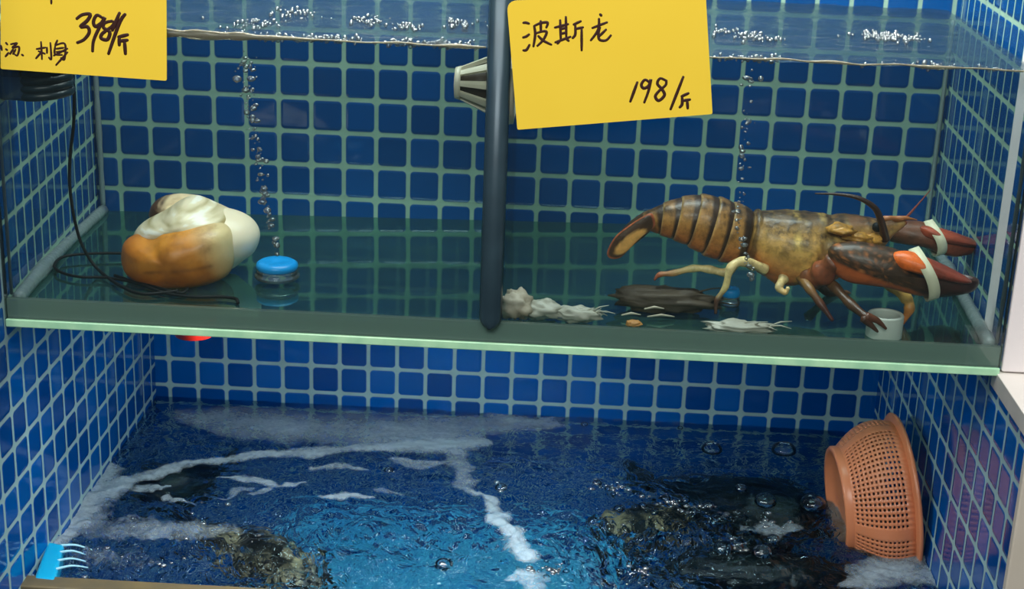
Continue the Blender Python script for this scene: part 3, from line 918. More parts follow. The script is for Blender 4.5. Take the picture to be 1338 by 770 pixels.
# rising bubbles: one mesh, one object for each bubble
bub = MB().ball((0, 0, 0), 1.0, 14, 10)
bub_me = None
def bubbles(path, n, rmin, rmax, spread, Y, label, group, seed):
    global bub_me
    rnd = random.Random(seed)
    ps = catmull([at(u, v, Y=Y) for u, v in path], 20)
    for i in range(n):
        t = rnd.random() ** 0.9
        p = ps[int(t * (len(ps) - 1))]
        r = rmin + (rmax - rmin) * rnd.random() ** 2
        sp = spread * (0.25 + t)
        loc = (p + Vector((rnd.gauss(0, sp), rnd.gauss(0, sp), rnd.gauss(0, .1)))) * S
        if loc.z > (ZU - 0.12) * S: continue
        if bub_me is None:
            o = bub.build('air_bubble', M['bubble']); bub_me = o.data
        else:
            o = bpy.data.objects.new('air_bubble', bub_me); COL.objects.link(o)
        o.location = loc
        o.scale = (r * rnd.uniform(.9, 1.5), r, r * rnd.uniform(.7, 1.1))
        tag(o, label, 'bubble', group)
bubbles([(362, 332), (352, 290), (345, 250), (338, 205), (330, 160), (324, 110), (318, 72)], 150, .015, .085, .10, -11.9, 'small air bubble rising from the blue air stone beside the clam', 'bubbles rising beside the clam', 3)
bubbles([(985, 366), (972, 320), (963, 290), (966, 255), (970, 200), (976, 150), (985, 95)], 90, .015, .075, .09, -12.4, 'small air bubble rising past the lobster', 'bubbles rising past the lobster', 5)

# ------------------------------------------------------------------ froth at the upper waterline
fr = MB(); rnd = random.Random(11)
def froth(u, v, Y, n, sx, sy, r):
    for _ in range(n):
        p = at(u + rnd.gauss(0, sx), v, Y=Y)
        q = Vector((p.x, min(YB - .2, max(YF + 0.25, Y + rnd.gauss(0, sy))), ZU + 0.03))
        if 12.4 < q.x < 13.3: continue
        q.z += rnd.uniform(-.1, .05)
        fr.ball(q, r * rnd.uniform(.25, .85), 8, 6)
for u, n in ((360, 40), (420, 30), (455, 30), (530, 40), (575, 40), (620, 30), (960, 25), (1000, 25), (1160, 10), (1220, 14), (1240, 10), (1310, 10)):
    p = at(u, 62, Y=YF)
    froth(u, 62, YF + 0.3, n, 16, .18, .07)
for u, v, n, sx, sy in ((325, 35, 60, 22, .7), (385, 20, 40, 16, .5), (480, 30, 40, 14, .4), (535, 38, 30, 10, .3), (600, 34, 40, 12, .4), (960, 45, 40, 25, .4), (990, 52, 40, 18, .3), (1160, 50, 150, 20, .35)):
    p = at(u, v, Z=ZU)
    for _ in range(n):
        q = Vector((p.x + rnd.gauss(0, sx / 50), p.y + rnd.gauss(0, sy), ZU + 0.05))
        if q.y < YF + .2 or q.y > YB - .2 or 12.4 < q.x < 13.3: continue
        fr.ball(q, .07 * rnd.uniform(.25, .85), 8, 6)
tag(fr.build('bubble_froth', M['bubble'], recalc=False), 'froth of tiny bubbles on the water along the top of the glass tank', 'froth', kind='stuff')
# scum line where the water meets the glass
sl = MB()
for x0, x1 in ((XL + .1, 12.5), (13.2, XR - .1)):
    ps = [Vector((x, YF + 0.17, ZU + 0.02 + 0.05 * noise.noise(Vector((x * 1.1, 0, 0))))) for x in [x0 + (x1 - x0) * i / 150 for i in range(151)]]
    rr = [0.022 + 0.05 * max(0, noise.noise(Vector((p.x * .8, 5, 0)))) + 0.075 * max(0, min(1, (8.5 - p.x) / 2)) * (1 + .5 * noise.noise(Vector((p.x * 2.2, 9, 0)))) for p in ps]
    sl.tube(ps, rr, 8)
M['scum'] = clear('scum_line', (0.75, 0.72, 0.6, 1), rough=0.2, gain=2.0, haze=0.45, hazecol=lin(190, 172, 138), bump=0.4, bscale=80)
tag(sl.build('scum_line', M['scum']), 'thin beige scum line where the upper water meets the glass', 'scum', kind='stuff')

# ------------------------------------------------------------------ lobster
YL = -10.6
lob = thing('lobster', 'brown lobster with banded claws standing on the tank floor', 'lobster', (at(1040, 375, Y=YL).x, YL, ZF))
LT, LD, LO, LP, LR = lin(172, 122, 60), lin(62, 44, 24), lin(178, 98, 46), lin(206, 182, 126), lin(128, 58, 34)
def section(top, bot, y=YL, wf=0.95, n=36, squash=1.0):
    a, b = at(top[0], top[1], Y=y), at(bot[0], bot[1], Y=y)
    return ((a + b) * 0.5, (a - b) * 0.5, (a - b).length * 0.5 * wf)
def ringsec(s, sc=1.0, n=36, dx=None):
    c, up, w = s
    if dx is not None: c = c + dx
    out = []
    for k in range(n):
        a = 2 * math.pi * k / n
        ca, sa = math.cos(a), math.sin(a)
        px = abs(ca) ** 0.9 * (1 if ca > 0 else -1)
        out.append(c + Vector((0, w * sc * px, 0)) + up * (sc * sa))
    return out
def lerps(a, b, t): return tuple(x.lerp(y, t) if isinstance(x, Vector) else x + (y - x) * t for x, y in zip(a, b))
tail = [section(*x) for x in (((841, 279), (849, 301)), ((868, 266), (862, 306)), ((893, 258), (879, 312)), ((918, 255), (898, 320)), ((942, 259), (917, 331)), ((962, 266), (938, 339)), ((984, 274), (962, 344)))]
for i in range(6):
    a, b = tail[i], tail[i + 1]
    mb = MB(); rs = []; cs = []
    for t, sc in ((-0.06, 0.95), (-0.03, 1.01), (0.06, 1.03), (0.18, 1.03), (0.3, 1.02), (0.42, 1.02), (0.52, 1.01), (0.6, 1.01), (0.68, 1.0), (0.78, 0.99), (0.9, 0.97), (1.0, .95), (1.12, 0.88)):
        s = lerps(a, b, t)
        r = ringsec(s, sc)
        rs.append(r)
        for k in range(36):
            sa = math.sin(2 * math.pi * k / 36)
            n_ = noise.noise(Vector((i * 3 + t * 1.6, k * .35, 6)))
            base = mixc(LO, LT, (sa + 0.8) * 1.1)
            base = mixc(base, lin(96, 70, 40), (sa - 0.15) * 1.2 + .5 * n_)
            edge = 0.62 - 0.12 * sa + 0.08 * n_
            base = mixc(base, lin(50, 33, 20), (t - edge) * 7)
            if t < -0.02: base = mixc(base, LP, .25)
            cs.append(base[:3] + (0.55 + 0.45 * max(0, sa),))
    # the pointed side plates hang lower
    mb.rings(rs, True, cs)
    mb.build('tail_segment', M['lobster'], lob)
# carapace
car = [section(*x) for x in (((986, 277), (970, 326)), ((991, 275), (974, 334)), ((1006, 276), (988, 354)), ((1030, 277), (1014, 368)), ((1055, 278), (1044, 374)), ((1080, 279), (1072, 371)), ((1105, 281), (1100, 360)), ((1130, 284), (1128, 344)), ((1150, 287), (1149, 328)), ((1166, 288), (1165, 309)), ((1184, 288), (1184, 294)))]
cc = [car[0]]
mb = MB(); rs = []; cs = []
steps = 6
for i in range(len(car) - 1):
    for j in range(steps):
        t = j / steps
        s = lerps(car[i], car[i + 1], t)
        sc = 1.0
        g = i + t
        if g < 0.5: sc = 0.97
        if 0.5 <= g < 1.3: sc = 1.05
        rs.append([p + Vector((0, 0, 0)) + (p - s[0]) * (.05 * noise.noise(p * 1.6) + .025 * noise.noise(p * 4.5) - (.05 * math.exp(-((g - 4.6 - .7 * math.sin(2 * math.pi * q / 48)) / .22) ** 2))) for q, p in enumerate(ringsec(s, sc, 48))])
        for k in range(48):
            sa = math.sin(2 * math.pi * k / 48)
            u_ = 986 + g * 20
            n_ = noise.noise(Vector((g * 1.3, sa * 2.2, 2))) + .6 * noise.noise(Vector((g * 3.1, sa * 5.2, 7)))
            base = mixc(LO, lin(190, 146, 76), (sa + 0.75) * 1.3)
            base = mixc(base, lin(74, 54, 30), (sa - 0.2) * 1.5 + .4 * n_)
            if sa > .3: base = mixc(base, lin(150, 124, 66), max(0, n_) * .8)
            if g > 3.2: base = mixc(base, lin(214, 178, 92), max(0, n_ * 1.4 + 0.1) * (0.9 if sa < .6 else 0.3))
            if abs(g - 4.6 - sa * .7) < .22: base = mixc(base, lin(84, 58, 32), .7)
            if g > 6: base = mixc(base, lin(104, 66, 40), .55)
            if g < 0.9: base = mixc(base, lin(120, 92, 52), .5)
            if 0.8 < g + .25 * sa < 1.3: base = mixc(base, LD, .75)
            cs.append(base[:3] + (0.35 + 0.65 * max(0, sa + .2),))
rs.append(ringsec(car[-1], 1.0, 48)); cs += [LR[:3] + (0.3,)] * 48
mb.rings(rs, True, cs)
mb.build('carapace', M['lobster'], lob)
for u_, y_ in ((1168, YL), (1150, YL - .35), (1150, YL + .35)):
    p = at(u_, 287, Y=y_)
    MB().tube([p, p + Vector((.28, 0, .06)), p + Vector((.6, 0, .02))], [.1, .06, .015], 8, [lin(150, 90, 46)[:3] + (.3,)] * 3).build('horn_spine', M['lobster'], lob)
# tail fan: a folded centre plate and side lobes
def col_fan(u, v, side, r):
    inner = ((u - 824) * 0.80 + (v - 315) * -0.60) / 26, ((u - 824) * 0.6 + (v - 315) * 0.8) / 9
    d = inner[0] ** 2 + inner[1] ** 2
    c = mixc(lin(216, 158, 84), lin(70, 46, 26), (d - 0.75) * 3)
    if r > .93: c = mixc(c, lin(178, 92, 58), .8)
    return c[:3] + (0.25 if d < 1 else .6,)
inflate([(793, 332), (797, 320), (806, 307), (820, 296), (838, 284), (852, 279), (856, 294), (848, 302), (836, 312), (822, 326), (810, 337), (798, 338)], YL - 0.75, 0.1, 0.1, col_fan, nt=72, nr=10).build('tail_fan', M['lobster'], lob)
inflate([(800, 322), (812, 302), (830, 286), (852, 274), (862, 285), (850, 300), (830, 312), (812, 326)], YL + 0.1, 0.45, 0.5, lambda u, v, s, r: LD[:3] + (.6,), nt=64, nr=8).build('tail_fan', M['lobster'], lob)
inflate([(806, 322), (820, 302), (838, 286), (856, 276), (862, 288), (848, 304), (826, 322), (812, 330)], YL + 0.85, 0.1, 0.1, lambda u, v, s, r: lin(120, 84, 48)[:3] + (.6,), nt=48, nr=8).build('tail_fan', M['lobster'], lob)

# claws
def col_claw(u, v, side, r):
    # upper band dark and mottled, orange along the lower edge near the wrist
    top = 334 + (u - 1085) * 0.36 + 2 * noise.noise(Vector((u * .06, 0, 1)))
    t = (v - top) / 4
    c = mixc(lin(60, 42, 26), lin(172, 84, 38), t)
    c = mixc(c, lin(58, 28, 22), (u - 1192) / 18)
    sp = noise.noise(Vector((u * .16, v * .24, 3)))
    if t < .4: c = mixc(c, lin(168, 100, 52), max(0, sp * 1.8 - .15) * (1 - max(0, (u - 1150) / 60)))
    if v > 0.16 * (u - 1083) + 366: c = mixc(c, lin(150, 76, 44), .5)
    return c[:3] + (0.75 if t < .3 else 0.25,)
yc = lambda u: -11.9 - (u - 1080) * 0.001
claw = inflate([(1083, 338), (1083, 325), (1096, 318), (1120, 316), (1150, 321), (1176, 328), (1192, 342), (1205, 358), (1235, 367), (1262, 367), (1277, 364), (1279, 371), (1270, 381), (1245, 386), (1215, 387.5), (1185, 382), (1160, 375), (1130, 371), (1106, 367), (1090, 356)],
               yc, 0.55, 0.5, col_claw, nt=110, nr=14, centre=(1150, 350), power=0.5).build('claw', M['lobster'], lob)
def col_dac(u, v, side, r):
    c = mixc(lin(220, 100, 30), lin(120, 50, 34), (u - 1196) / 22)
    c = mixc(c, lin(70, 38, 28), (v - (336 + (u - 1180) * .34) - 12) / 6)
    return c[:3] + (0.35,)
inflate([(1163, 336), (1172, 329), (1190, 329), (1212, 337), (1235, 347), (1256, 358), (1270, 368), (1258, 370), (1235, 366), (1208, 359), (1182, 352), (1168, 346)], lambda u: yc(u) - 0.22, 0.42, 0.3, col_dac, nt=80, nr=12).build('claw_finger', M['lobster'], claw)
claw.children[-1]['label'] = 'orange-red movable claw finger'
# arm from body to claw
def limb(parent, name, pts, rads, cols, n=12, sub=6):
    """pts: (u, v, Y)"""
    ps = [at(u, v, Y=y) for u, v, y in pts]
    P = catmull(ps, sub)
    Rr, Cc = [], []
    for i in range(len(P)):
        g = min(i / sub, len(ps) - 1.0001); k = int(g); t = g - k
        e = 0.10 * math.cos(2 * math.pi * t)           # swollen joints
        Rr.append((rads[k] * (1 - t) + rads[k + 1] * t) * (0.94 + e) * (0.72 if 'leg' in name else 1.0))
        Cc.append(mixc(cols[k], cols[k + 1], t)[:3] + (0.5,))
    return MB().tube(P, Rr, n, Cc).build(name, M['lobster'], parent)
limb(lob, 'claw_arm', [(1046, 352, -11.0), (1060, 362, -11.4), (1076, 356, -11.7), (1092, 341, -11.9)], [.34, .36, .34, .27], [LT, lin(122, 74, 40), lin(126, 66, 38), lin(104, 58, 36)], 16)
def col_far(u, v, side, r):
    c = mixc(lin(96, 58, 38), lin(134, 62, 38), (u - 1200) / 40)
    return c[:3] + (0.5,)
far = inflate([(1150, 306), (1152, 296), (1166, 290), (1190, 289), (1208, 291), (1222, 299), (1250, 306), (1275, 314), (1289, 321), (1287, 326), (1270, 331), (1248, 335), (1225, 330), (1205, 322), (1180, 318), (1160, 314)],
              -8.9, 0.45, 0.45, col_far, nt=90, nr=12).build('claw', M['lobster'], lob)
inflate([(1204, 296), (1222, 297), (1248, 304), (1268, 312), (1288, 321), (1268, 322), (1240, 318), (1216, 312), (1204, 306)], -9.2, 0.3, 0.25, lambda u, v, s, r: mixc(lin(150, 66, 42), lin(96, 42, 30), (u - 1230) / 40)[:3] + (.3,), nt=64, nr=10).build('claw_finger', M['lobster'], far)
limb(lob, 'claw_arm', [(1110, 300, -9.9), (1128, 304, -9.4), (1146, 302, -9.1), (1160, 303, -8.9)], [.3, .3, .28, .26], [LT, LR, LR, lin(110, 66, 42)], 14)

# bands round the closed claws
def band(pts, Y, half, th, parent, label):
    """a strap round the claw: up the near face, over and down the far face"""
    ring_ = []
    (u0, v0), (u1, v1) = pts
    for k in range(40):
        a = 2 * math.pi * k / 40
        s = 0.5 - 0.5 * math.cos(a)
        u = u0 + (u1 - u0) * s + 6 * math.sin(math.pi * s); v = v0 + (v1 - v0) * s
        p = at(u, v, Y=Y)
        p = p + Vector((0, -th * (max(0, abs(math.sin(a)))) ** 0.8 * (1 if math.sin(a) > 0 else -1), 0))
        ring_.append(p)
    d = (at(u1, v1, Y=Y) - at(u0, v0, Y=Y)).normalized()
    n_ = Vector((d.z, 0, -d.x)); n_ = n_ if n_.x > 0 else -n_
    mb = MB(); cen = sum(ring_, Vector()) / 40
    rr = []
    for s, e in ((-half, 1.0), (-half, 1.05), (half, 1.05), (half, 1.0)):
        rr.append([cen + (p - cen) * e + n_ * s for p in ring_])
    rr.append(rr[0])
    mb.rings(rr, cap=False)
    o = mb.build('rubber_band', M['band'], parent)
    o['label'] = label
band(((1196, 328), (1215, 388)), -12.05, 0.14, 0.66, claw, 'cream rubber band')
band(((1214, 291), (1224, 331)), -8.95, 0.13, 0.55, far, 'white rubber band')

# legs
Y1_ = -11.35
limb(lob, 'walking_leg', [(1046, 360, Y1_), (1058, 378, -11.9), (1072, 397, -12.2), (1088, 419, -12.4)], [.22, .17, .15, .06], [lin(140, 104, 54), lin(112, 80, 44), lin(76, 42, 28), lin(70, 26, 26)])
l2 = limb(lob, 'walking_leg', [(1076, 364, Y1_), (1092, 377, -11.9), (1112, 398, -12.5), (1134, 416, -12.95)], [.24, .2, .18, .15], [lin(130, 92, 48), lin(92, 62, 34), lin(72, 46, 26), lin(62, 34, 22)])
MB().tube(catmull([at(u, v, Y=-12.95) for u, v in ((1132, 414), (1146, 419), (1158, 430))], 6), [.13 - .1 * i / 12 for i in range(13)], 10, [lin(88, 48, 30)[:3] + (.5,)] * 13).build('pincer_tip', M['lobster'], l2)
MB().tube(catmull([at(u, v, Y=-12.98) for u, v in ((1128, 416), (1138, 425), (1147, 434))], 6), [.12 - .09 * i / 12 for i in range(13)], 10, [lin(74, 42, 26)[:3] + (.5,)] * 13).build('pincer_tip', M['lobster'], l2)
limb(lob, 'walking_leg', [(1140, 358, -10.8), (1164, 373, -11.2), (1184, 390, -11.4), (1188, 404, -11.5), (1178, 424, -11.6)], [.2, .22, .22, .2, .07], [LT, lin(190, 150, 80), lin(200, 160, 84), lin(180, 116, 54), lin(150, 72, 34)])
limb(lob, 'walking_leg', [(1000, 352, -11.3), (972, 342, -11.6), (955, 350, -11.8), (948, 375, -11.9), (937, 392, -12.0), (935, 410, -12.05)], [.2, .19, .17, .12, .1, .05], [LP, LP, LP, lin(190, 172, 112), lin(80, 50, 34), lin(60, 40, 30)])
limb(lob, 'walking_leg', [(985, 348, -10.9), (966, 341, -11.1), (950, 356, -11.2), (926, 352, -11.2), (905, 351, -11.2), (880, 357, -11.2), (862, 359, -11.2), (855, 366, -11.25)], [.2, .2, .17, .15, .14, .12, .1, .04], [LP, LP, LP, LP, lin(196, 178, 120), lin(170, 130, 80), lin(150, 84, 50), lin(130, 60, 40)])
limb(lob, 'walking_leg', [(1024, 364, -11.4), (1018, 376, -11.7), (1026, 382, -11.8), (1030, 376, -11.8)], [.2, .15, .11, .07], [LP, LP, lin(200, 160, 100), LP])
limb(lob, 'walking_leg', [(1060, 366, -9.9), (1082, 382, -9.6), (1106, 384, -9.3), (1118, 392, -9.2)], [.2, .16, .13, .06], [LD, LD, lin(96, 62, 36), LD])
# antennae, antennules, eyes, spines
def feeler(pts, r0, col, name='antenna'):
    ps = catmull([at(u, v, Y=y) for u, v, y in pts], 10)
    m_ = len(ps)
    MB().tube(ps, [r0 * (1 - .85 * i / (m_ - 1)) for i in range(m_)], 8, [col[:3] + (.2,)] * m_).build(name, M['lobster'], lob)
feeler([(1157, 314, -11.2), (1152, 292, -11.3), (1143, 272, -11.4), (1122, 259, -11.4), (1095, 254, -11.3), (1065, 253, -11.2)], .12, lin(46, 26, 16))
feeler([(1160, 300, -10.4), (1180, 288, -9.8), (1197, 270, -9.2), (1216, 248, -8.6)], .06, lin(110, 50, 36))
feeler([(1168, 292, -10.3), (1160, 289, -10.3), (1176, 287, -10.2), (1186, 292, -10.1)], .05, lin(120, 56, 36), 'antennule')
for y_ in (-11.15, -10.1):
    p = at(1146, 297, Y=y_)
    MB().ball(p, .13, 14, 10, lin(12, 10, 10)[:3] + (0,)).build('eye', M['black'], lob)
for u, v, y_ in ((1139, 312, -11.1), (1120, 310, -11.3), (1100, 300, -11.35)):
    p = at(u, v, Y=y_)
    mp = MB().ball((0, 0, 0), 1.0, 20, 14, lin(178, 128, 52)[:3] + (.7,))
    mp.v = [p + Vector((q.x * .36, q.y * .3, q.z * .14)) * (1 + .45 * noise.noise(q * 2 + Vector((u, v, 0)))) for q in mp.v]
    mp.build('mouth_plate', M['lobster'], lob)

# ------------------------------------------------------------------ things lying on the tank floor
pp = on_floor(1154, 452, 0)
pp.y = -12.85; pp = at(1154, 440, Y=-12.35)
pipe = thing('pipe_stub', 'short white pipe standing upright under the lobster claw', 'pipe', (pp.x, -12.35, ZF))
b = Vector((pp.x, -12.35, 0)); tz = at(1155, 410, Y=-12.35).z
def rgp(r, z): return [b + Vector((r * math.cos(2 * math.pi * k / 40), r * math.sin(2 * math.pi * k / 40), z)) for k in range(40)]
MB().rings([rgp(.46, ZF + .02), rgp(.46, tz - .03), rgp(.445, tz), rgp(.37, tz), rgp(.36, tz - .05), rgp(.36, ZF + .02), rgp(.46, ZF + .02)], cap=False).build('tube', M['pipe'], pipe)

def lumpy(name, label, cat, u, v, half, h, seed, m=M['debris'], group=None, yy=None, strands=0):
    p = on_floor(u, v, 0) if yy is None else at(u, v, Y=yy)
    mb = MB().ball((0, 0, 0), 1, 28, 18)
    out = []
    for q in mb.v:
        f = 1 + 0.35 * noise.noise(q * 2.3 + Vector((seed, 0, 0))) + 0.2 * noise.noise(q * 5 + Vector((0, seed, 0)))
        out.append(Vector((p.x + q.x * half[0] * f, p.y + q.y * half[1] * f, ZF + 0.03 + h + q.z * h * f)))
    mb.v = [Vector((a.x, min(max(a.y, YF + .2), YB - .1), max(a.z, ZF + .04))) for a in out]
    if strands:
        rn = random.Random(seed)
        for _ in range(strands):
            s0 = Vector((p.x + half[0] * rn.uniform(-.3, .9), p.y + rn.uniform(-.3, .3) * half[1], ZF + h * rn.uniform(.6, 1.6)))
            s1 = s0 + Vector((half[0] * rn.uniform(.3, .8), rn.uniform(-.2, .2), rn.uniform(-.08, .25)))
            mb.tube([s0, s0.lerp(s1, .5) + Vector((0, 0, .05)), s1], [.03, .022, .008], 6)
    o = mb.build(name, m, origin=(p.x, p.y, ZF))
    tag(o, label, cat, group)
    return o
M['chalk'] = principled('chalky_white', lin(226, 218, 200), 0.6, nscale=22, namount=0.5, col2=lin(120, 96, 58), bump=0.6)
lumpy('shell_scrap', 'lumpy white and brown scrap at the foot of the divider', 'scrap', 674, 418, (.42, .4), .38, 4, M['chalk'])
M['shrimp'] = principled('pale_shrimp', lin(196, 196, 182), 0.45, nscale=30, namount=0.6, col2=lin(150, 146, 128), bump=0.3)
lumpy('dead_shrimp', 'pale dead shrimp on the floor next to the white scrap by the divider', 'shrimp', 707, 418, (.62, .32), .25, 8, M['shrimp'], strands=7)
lumpy('dead_shrimp', 'pale dead shrimp on the floor, further from the divider, with frayed legs', 'shrimp', 754, 422, (.62, .3), .2, 15, M['shrimp'], strands=9)
lumpy('dead_shrimp', 'grey-white dead shrimp lying on the floor below the lobster body', 'shrimp', 966, 436, (.85, .28), .15, 21, M['shrimp'], strands=8)
M['brown_reflection_debris'] = principled('brown_reflection_debris', lin(84, 70, 48), 0.6, nscale=30, namount=0.8, col2=lin(48, 40, 30), bump=0.6)
lumpy('tail_reflection_clump', 'brown clump standing in for the lobster tail reflection and debris on the floor', 'debris', 868, 408, (1.35, .5), .32, 31, M['brown_reflection_debris'], strands=10)  # tail's floor reflection, mixed with debris, built as a solid clump
lumpy('debris_scrap', 'small orange-brown scrap on the floor left of the brown clump', 'debris', 828, 428, (.2, .15), .08, 36, principled('orange_scrap', lin(186, 130, 66), .5))
for i, (u, v, L_) in enumerate(((812, 412, .5), (842, 404, .5), (846, 414, .7))):
    p = on_floor(u, v, .12 + .45 * (v < 410))
    o = MB().tube([p, p + Vector((L_ * .5, .05, .05)), p + Vector((L_, .1, 0))], [.02, .035, .015], 6).build('fibre', M['debris'], origin=p)
    tag(o, 'pale thin fibre lying on the brown clump under the lobster tail', 'fibre', 'pale fibres on the brown clump')

# red reflection built as a cap shape under the glass
pr2 = at(254, 436, Y=-6)
rc = MB(); bb = Vector((at(254, 434, Z=6.0).x, at(254, 434, Z=6.0).y, 0))
bb = Vector((at(254, 436, Y=-11.5).x, -11.5, 0)); zb = at(254, 439.5, Y=-11.5).z
rc.rings([[bb + Vector((r * math.cos(2 * math.pi * k / 32), r * math.sin(2 * math.pi * k / 32), z)) for k in range(32)] for r, z in ((.62, 6.28), (.66, 6.2), (.52, zb + .06), (.34, zb), (.1, zb))])
tag(rc.build('red_reflection_cap', M['red'], origin=(bb.x, bb.y, 6.2)), 'cap shape standing in for a red reflection beneath the bottom of the glass tank', 'cap')

# ------------------------------------------------------------------ salmon basket
bk_c = Vector((25.13, -6.9, -0.5))        # centre of the open rim
bk = thing('plastic_basket', 'salmon pink perforated basket lying on its side against the right wall', 'basket', (bk_c.x - 1, bk_c.y, ZW))
axis = Vector((-0.985, -0.05, -0.135)).normalized()
e1 = Vector((0, 0, 1)); e1 = (e1 - axis * e1.dot(axis)).normalized(); e2 = axis.cross(e1)
RIM, BASE, DEP = 2.28, 1.6, 1.8
def prof(t):
    """t along the side from rim to base: radius, distance"""
    r = RIM + (BASE - RIM) * (t ** 1.7)
    return r + 0.2 * math.sin(math.pi * t), DEP * (t ** 0.92)
def bpt(r, d, a): return bk_c + axis * d + e1 * (r * math.cos(a)) + e2 * (r * math.sin(a))
NT = 168; rows = []
tt = [0.0, 0.13]
nh = 12
t = 0.13
while len(tt) < 2 + nh * 2:
    tt.append(tt[-1] + (0.037 if len(tt) % 2 == 0 else 0.031))
tt += [0.985, 1.0]
mb = MB()
vs = []
for t in tt:
    r, d = prof(t)
    for k in range(NT): vs.append(bpt(r, d, 2 * math.pi * k / NT))
fs = []
for i in range(len(tt) - 1):
    hole_row = (i >= 1 and i < 1 + nh * 2 and i % 2 == 1)
    for k in range(NT):
        if hole_row and k % 2 == 0 and (k % 42) not in (40, 0): continue
        fs.append((i * NT + k, i * NT + (k + 1) % NT, (i + 1) * NT + (k + 1) % NT, (i + 1) * NT + k))
mb.add(vs, fs)
# drop the vertices nothing uses
o = mb.build('basket_wall', M['salmon'], bk)
sm = o.modifiers.new('solid', 'SOLIDIFY'); sm.thickness = 0.055 * S; sm.offset = -1
# rolled rim
rr = []
for r, d in ((RIM - .02, .10), (RIM + .05, .04), (RIM + .20, .03), (RIM + .26, -.02), (RIM + .22, -.10), (RIM + .06, -.09), (RIM - .04, -.03), (RIM - .06, .06), (RIM - .02, .10)):
    rr.append([bpt(r, d, 2 * math.pi * k / 96) for k in range(96)])
MB().rings(rr, cap=False).build('rim', M['salmon'], bk)
# foot ring and recessed base
rr = []
for r, d in ((BASE + .09, DEP - .14), (BASE + .10, DEP + .10), (BASE + .04, DEP + .16), (BASE - .10, DEP + .14), (BASE - .16, DEP - .02), (BASE - .8, DEP - .1), (BASE - 1.3, DEP - .1), (.02, DEP - .1)):
    rr.append([bpt(r, d, 2 * math.pi * k / 96) for k in range(96)])
MB().rings(rr, cap=False).build('base', M['salmon'], bk)

# ------------------------------------------------------------------ cyan comb guard at the left
cbp = at(66, 735, Z=ZW + 0.25)
comb = thing('comb_guard', 'cyan plastic comb-shaped guard at the waterline in the near left corner', 'guard', (cbp.x, cbp.y, ZW))
c4 = [at(u, v, Z=ZW + 0.32) for u, v in ((62, 707), (84, 711), (72, 758), (44, 755))]
MBp = MB()
n_ = 4
MBp.add([p for p in c4] + [p + Vector((0, 0, -.5)) for p in c4], [(0, 1, 2, 3), (7, 6, 5, 4)] + [(i, i + 4, (i + 1) % 4 + 4, (i + 1) % 4) for i in range(4)])
MBp.build('plate', M['cyan2'], comb, smooth=False, bevel=0.1)
for (u0, v0), (u1, v1) in (((80, 713), (120, 719)), ((78, 722), (112, 725)), ((75, 733), (112, 734)), ((73, 744), (115, 742))):
    a, b_ = at(u0, v0, Z=ZW + .28), at(u1, v1, Z=ZW + 0.1)
    MB().tube(catmull([a, a.lerp(b_, .5) + Vector((0, 0, .08)), b_], 8), [.045 - .025 * i / 16 for i in range(17)], 8).build('tine', principled('pale_tine', lin(150, 205, 225), .3), comb)

# ------------------------------------------------------------------ fish under the rippled water
def fish(label, spine, rad, cols, Zc, name='fish', fin=True):
    """spine: head-to-tail pixels on the water; rad: half-widths in tiles"""
    ps = catmull([at(u, v, Z=Zc) for u, v in spine], 8)
    m_ = len(ps)
    root = thing(name, label, 'fish', (ps[m_ // 2].x, ps[m_ // 2].y, Zc - max(rad)))
    mb = MB(); rs = []; cs = []
    for i, p in enumerate(ps):
        g = i / (m_ - 1) * (len(rad) - 1); k = min(int(g), len(rad) - 2); r = rad[k] + (rad[k + 1] - rad[k]) * (g - k)
        t = (ps[min(i + 1, m_ - 1)] - ps[max(i - 1, 0)]).normalized(); n = Vector((-t.y, t.x, 0)).normalized()
        rs.append([p + n * (r * math.cos(2 * math.pi * q / 24)) + Vector((0, 0, r * 0.9 * math.sin(2 * math.pi * q / 24))) for q in range(24)])
        for q in range(24):
            nn = noise.noise(Vector((i * .35, q * .5, len(spine) + rad[1])))
            cs.append(mixc(cols[0], cols[1], max(0, nn * 3.0 - .25))[:3] + (.6,))
    mb.rings(rs, True, cs)
    mb.build('body', M['fish'], root)
    # tail and back fins, thin but solid
    e = ps[-1]; t = (ps[-1] - ps[-3]).normalized(); n = Vector((-t.y, t.x, 0)).normalized(); r = max(rad)
    def plate(pts, th, name_):
        c = len(pts)
        mbq = MB()
        nn = (pts[1] - pts[0]).cross(pts[2] - pts[0]).normalized() * th
        mbq.add([p - nn for p in pts] + [p + nn for p in pts], [tuple(range(c)), tuple(reversed(range(c, 2 * c)))] + [(i, i + c, (i + 1) % c + c, (i + 1) % c) for i in range(c)], [cols[0][:3] + (.5,)] * (2 * c))
        mbq.build(name_, M['fish'], root)
    plate([e - t * .1 + Vector((0, 0, .1)), e + t * r * .8 + Vector((0, 0, r * .7)), e + t * r * .7, e + t * r * .8 - Vector((0, 0, r * .6)), e - t * .1 - Vector((0, 0, .1))], .03, 'tail_fin')
    for s in (-1, 1):
        q = ps[m_ // 3] + n * s * rad[min(len(rad) - 1, len(rad) // 3)] * .9
        plate([q, q + n * s * r * .7 + t * r * .5 - Vector((0, 0, .1)), q + n * s * r * .4 + t * r * .9 - Vector((0, 0, .1)), q + t * r * .35], .025, 'side_fin')
    return root
